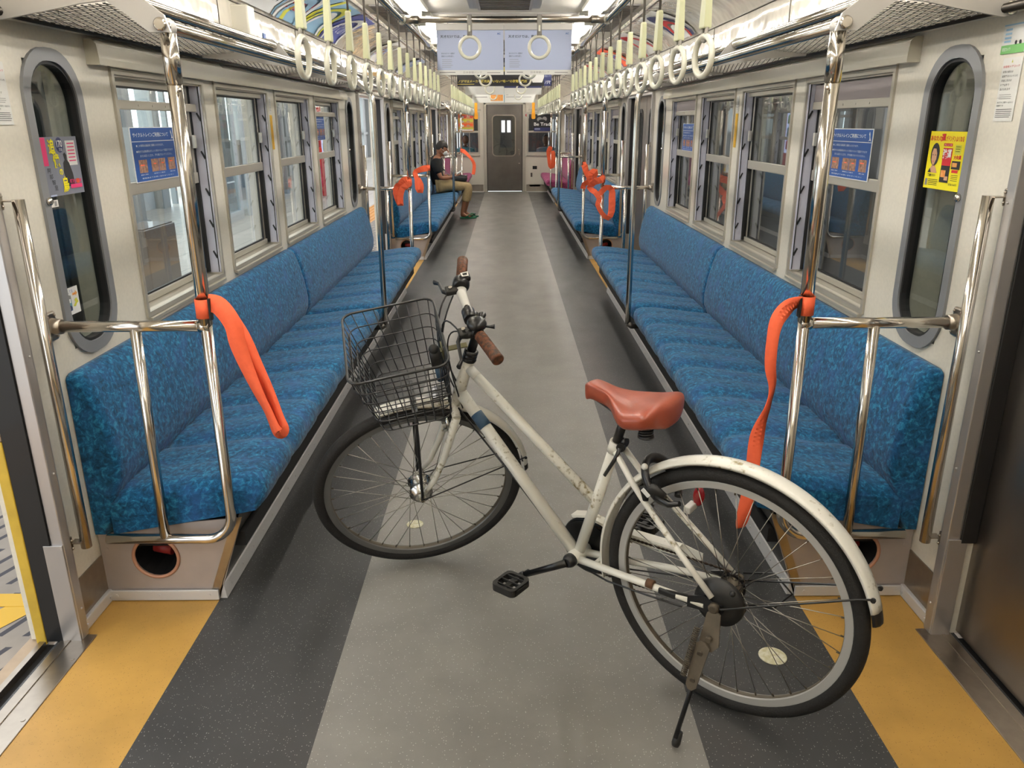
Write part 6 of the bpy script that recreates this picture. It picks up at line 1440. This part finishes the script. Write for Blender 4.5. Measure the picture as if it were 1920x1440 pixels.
m = MB(); m.sph(hp((-.012, 0, .028)), (.094, .0785, .100), 26, 18, hrot)
keep = []
hi = hrot.inverted()
for k, f_ in enumerate(m.f):
    c_ = sum((m.v[i] for i in f_), Vector())/len(f_); l = hi @ (c_-hc)
    if (l.z > .040) or (l.x < .015 and l.z > -.02) or (l.x < -.035 and l.z > -.075): keep.append(k)
m.f = [m.f[k] for k in keep]; m.mi = [m.mi[k] for k in keep]; m.sm = [m.sm[k] for k in keep]; hr_ = obj('hair', m, 'hair', man, recalc=False)
sol = hr_.modifiers.new('solidify', 'SOLIDIFY'); sol.thickness = .008; sol.offset = 0
m = MB(); m.sph(hp((.062, 0, -.040)), (.048, .060, .052), 16, 12, hrot); mk = obj('face_mask', m, 'mask', man)
m = MB()
for sg in (-1, 1): m.tube([hp((.055, sg*.058, -.015)), hp((.01, sg*.078, .0)), hp((-.02, sg*.080, -.005))], .002, 5); m.tube([hp((.055, sg*.055, -.07)), hp((.01, sg*.074, -.04)), hp((-.018, sg*.080, -.018))], .002, 5)
obj('ear_loop', m, 'mask', mk)
sh = [[((-1.105, Y(0), .53), (.145, .125)), ((-1.125, Y(0), .63), (.135, .118)), ((-1.150, Y(0), .75), (.140, .115)), ((-1.155, Y(0), .86), (.155, .112)), ((-1.14, Y(0), .945), (.130, .112)), ((-1.115, Y(0), .985), (.080, .080))]]
for sg in (-1, 1): sh.append([((-1.155, Y(0), .86), (.155, .112)), ((-1.145, Y(sg*.165), .905), .088), ((-1.115, Y(sg*.20), .80), .074), ((-1.09, Y(sg*.212), .715), .068)])
obj('t_shirt', skin_mesh('t_shirt', sh, 'shirt', man), 'shirt', man)
tr = []
for sg, fx in ((-1, .0), (1, .03)): tr.append([((-1.10, Y(0), .500), (.130, .105)), ((-1.05, Y(sg*.085), .520), .100), ((-.84, Y(sg*.095), .528), .092), ((-.625+fx*.3, Y(sg*.10), .515), .077), ((-.655+fx*.6, Y(sg*.10), .40), .074), ((-.675+fx*.7, Y(sg*.10), .30), .066), ((-.682+fx*.7, Y(sg*.10), .265), .064)])
obj('trousers', skin_mesh('trousers', tr, 'trouser', man), 'trouser', man)
for sg, fx in ((-1, .0), (1, .03)):
    m = MB(); x0 = -.775+fx; yc = Y(sg*.102); outl = [(x0+.02, -.030), (x0, 0), (x0+.02, .030), (x0+.12, .034), (x0+.20, .046), (x0+.26, .036), (x0+.275, .0), (x0+.25, -.036), (x0+.12, -.034)]
    m.prism([(x, yc+y, .004) for x, y in outl], (0, 0, .020)); sd_ = obj('sandal', m, 'sandal', man)
    m = MB(); m.tube([(x0+.10, yc-.038, .022), (x0+.15, yc-.030, .058), (x0+.215, yc, .050), (x0+.15, yc+.030, .058), (x0+.10, yc+.038, .022)], [.008]*5, 8, flat=1.6); m.tube([(x0+.13, yc-.042, .02), (x0+.17, yc, .066), (x0+.21, yc+.044, .02)], [.008]*3, 8, flat=1.8); obj('sandal_strap', m, 'sandal', sd_)
t = thing('shoulder_bag', 'small black bag resting on the lap of the seated man', 'bag', (-.72, MY, .60))
m = MB(); m.box((-.765, MY, .640), (.24, .26, .085), .03, Matrix.Rotation(.06, 3, 'Y')); obj('bag_body', m, 'bag_black', t)
m = MB(); m.box((-.70, MY, .686), (.12, .20, .006), .002, Matrix.Rotation(.06, 3, 'Y')); obj('bag_flap', m, 'bag_black', t); m = MB(); m.box((-.665, MY-.04, .692), (.03, .05, .004), .001); obj('bag_tag', m, 'paper_white', t)
m = MB(); m.ribbon([(-.86, MY-.12, .64), (-.96, MY-.13, .72), (-1.04, MY-.10, .82), (-1.09, MY-.03, .93), (-1.14, MY+.05, .985)], [(0, .03, 0.01)]*5, .004); obj('bag_strap', m, 'bag_black', t)
t = thing('open_book', 'small open booklet with a grey-blue cover held by the seated man', 'book', (-.78, MY, .73))
bm_ = Matrix.Rotation(-.55, 3, 'Y')
m = MB(); m.box((-.770, MY-.045, .742), (.105, .085, .006), .001, bm_ @ Matrix.Rotation(.2, 3, 'X')); m.box((-.770, MY+.045, .742), (.105, .085, .006), .001, bm_ @ Matrix.Rotation(-.2, 3, 'X')); obj('pages', m, 'paper_white', t)
m = MB(); m.box((-.764, MY-.047, .735), (.080, .060, .003), .001, bm_ @ Matrix.Rotation(.2, 3, 'X')); obj('cover', m, 'screen_blue', t)
# two passengers dimly seen in the next carriage
def passenger(x, y, label, c1, face):
    t = thing('person', label, 'person', (x, y, .45), 'passengers in the next carriage')
    tr_ = [((x, y, .50), (.15, .12)), ((x, y, .68), (.14, .11)), ((x, y, .86), (.16, .11)), ((x, y, .95), (.08, .07))]
    ar = [[((x, y, .86), (.16, .11)), ((x+sg*.18, y, .86), .065), ((x+sg*.22, y-.05, .68), .05), ((x+sg*.12, y-.20, .62), .04), ((x+sg*.05, y-.26, .66), .03)] for sg in (-1, 1)]
    obj('clothing', skin_mesh('b', [tr_]+ar, c1, t, 1), c1, t)
    m = MB(); m.tube([(x, y, .95), (x, y-.01, 1.03)], .045, 10); m.sph((x, y-.02, 1.10), (.078, .092, .11), 14, 10); b_ = obj('head', m, 'skin', t)
    m = MB(); m.sph((x, y+.01, 1.125), (.085, .095, .105), 14, 10); obj('hair', m, 'hair', b_)
    for sg in (-1, 1):
        pass
passenger(-1.02, 20.5, 'passenger in teal in the next carriage, seen through the left end window', 'teal_ad', 1)
passenger(.98, 20.3, 'passenger in pale blue in the next carriage, seen through the right end window', 'sky_ad', 1)
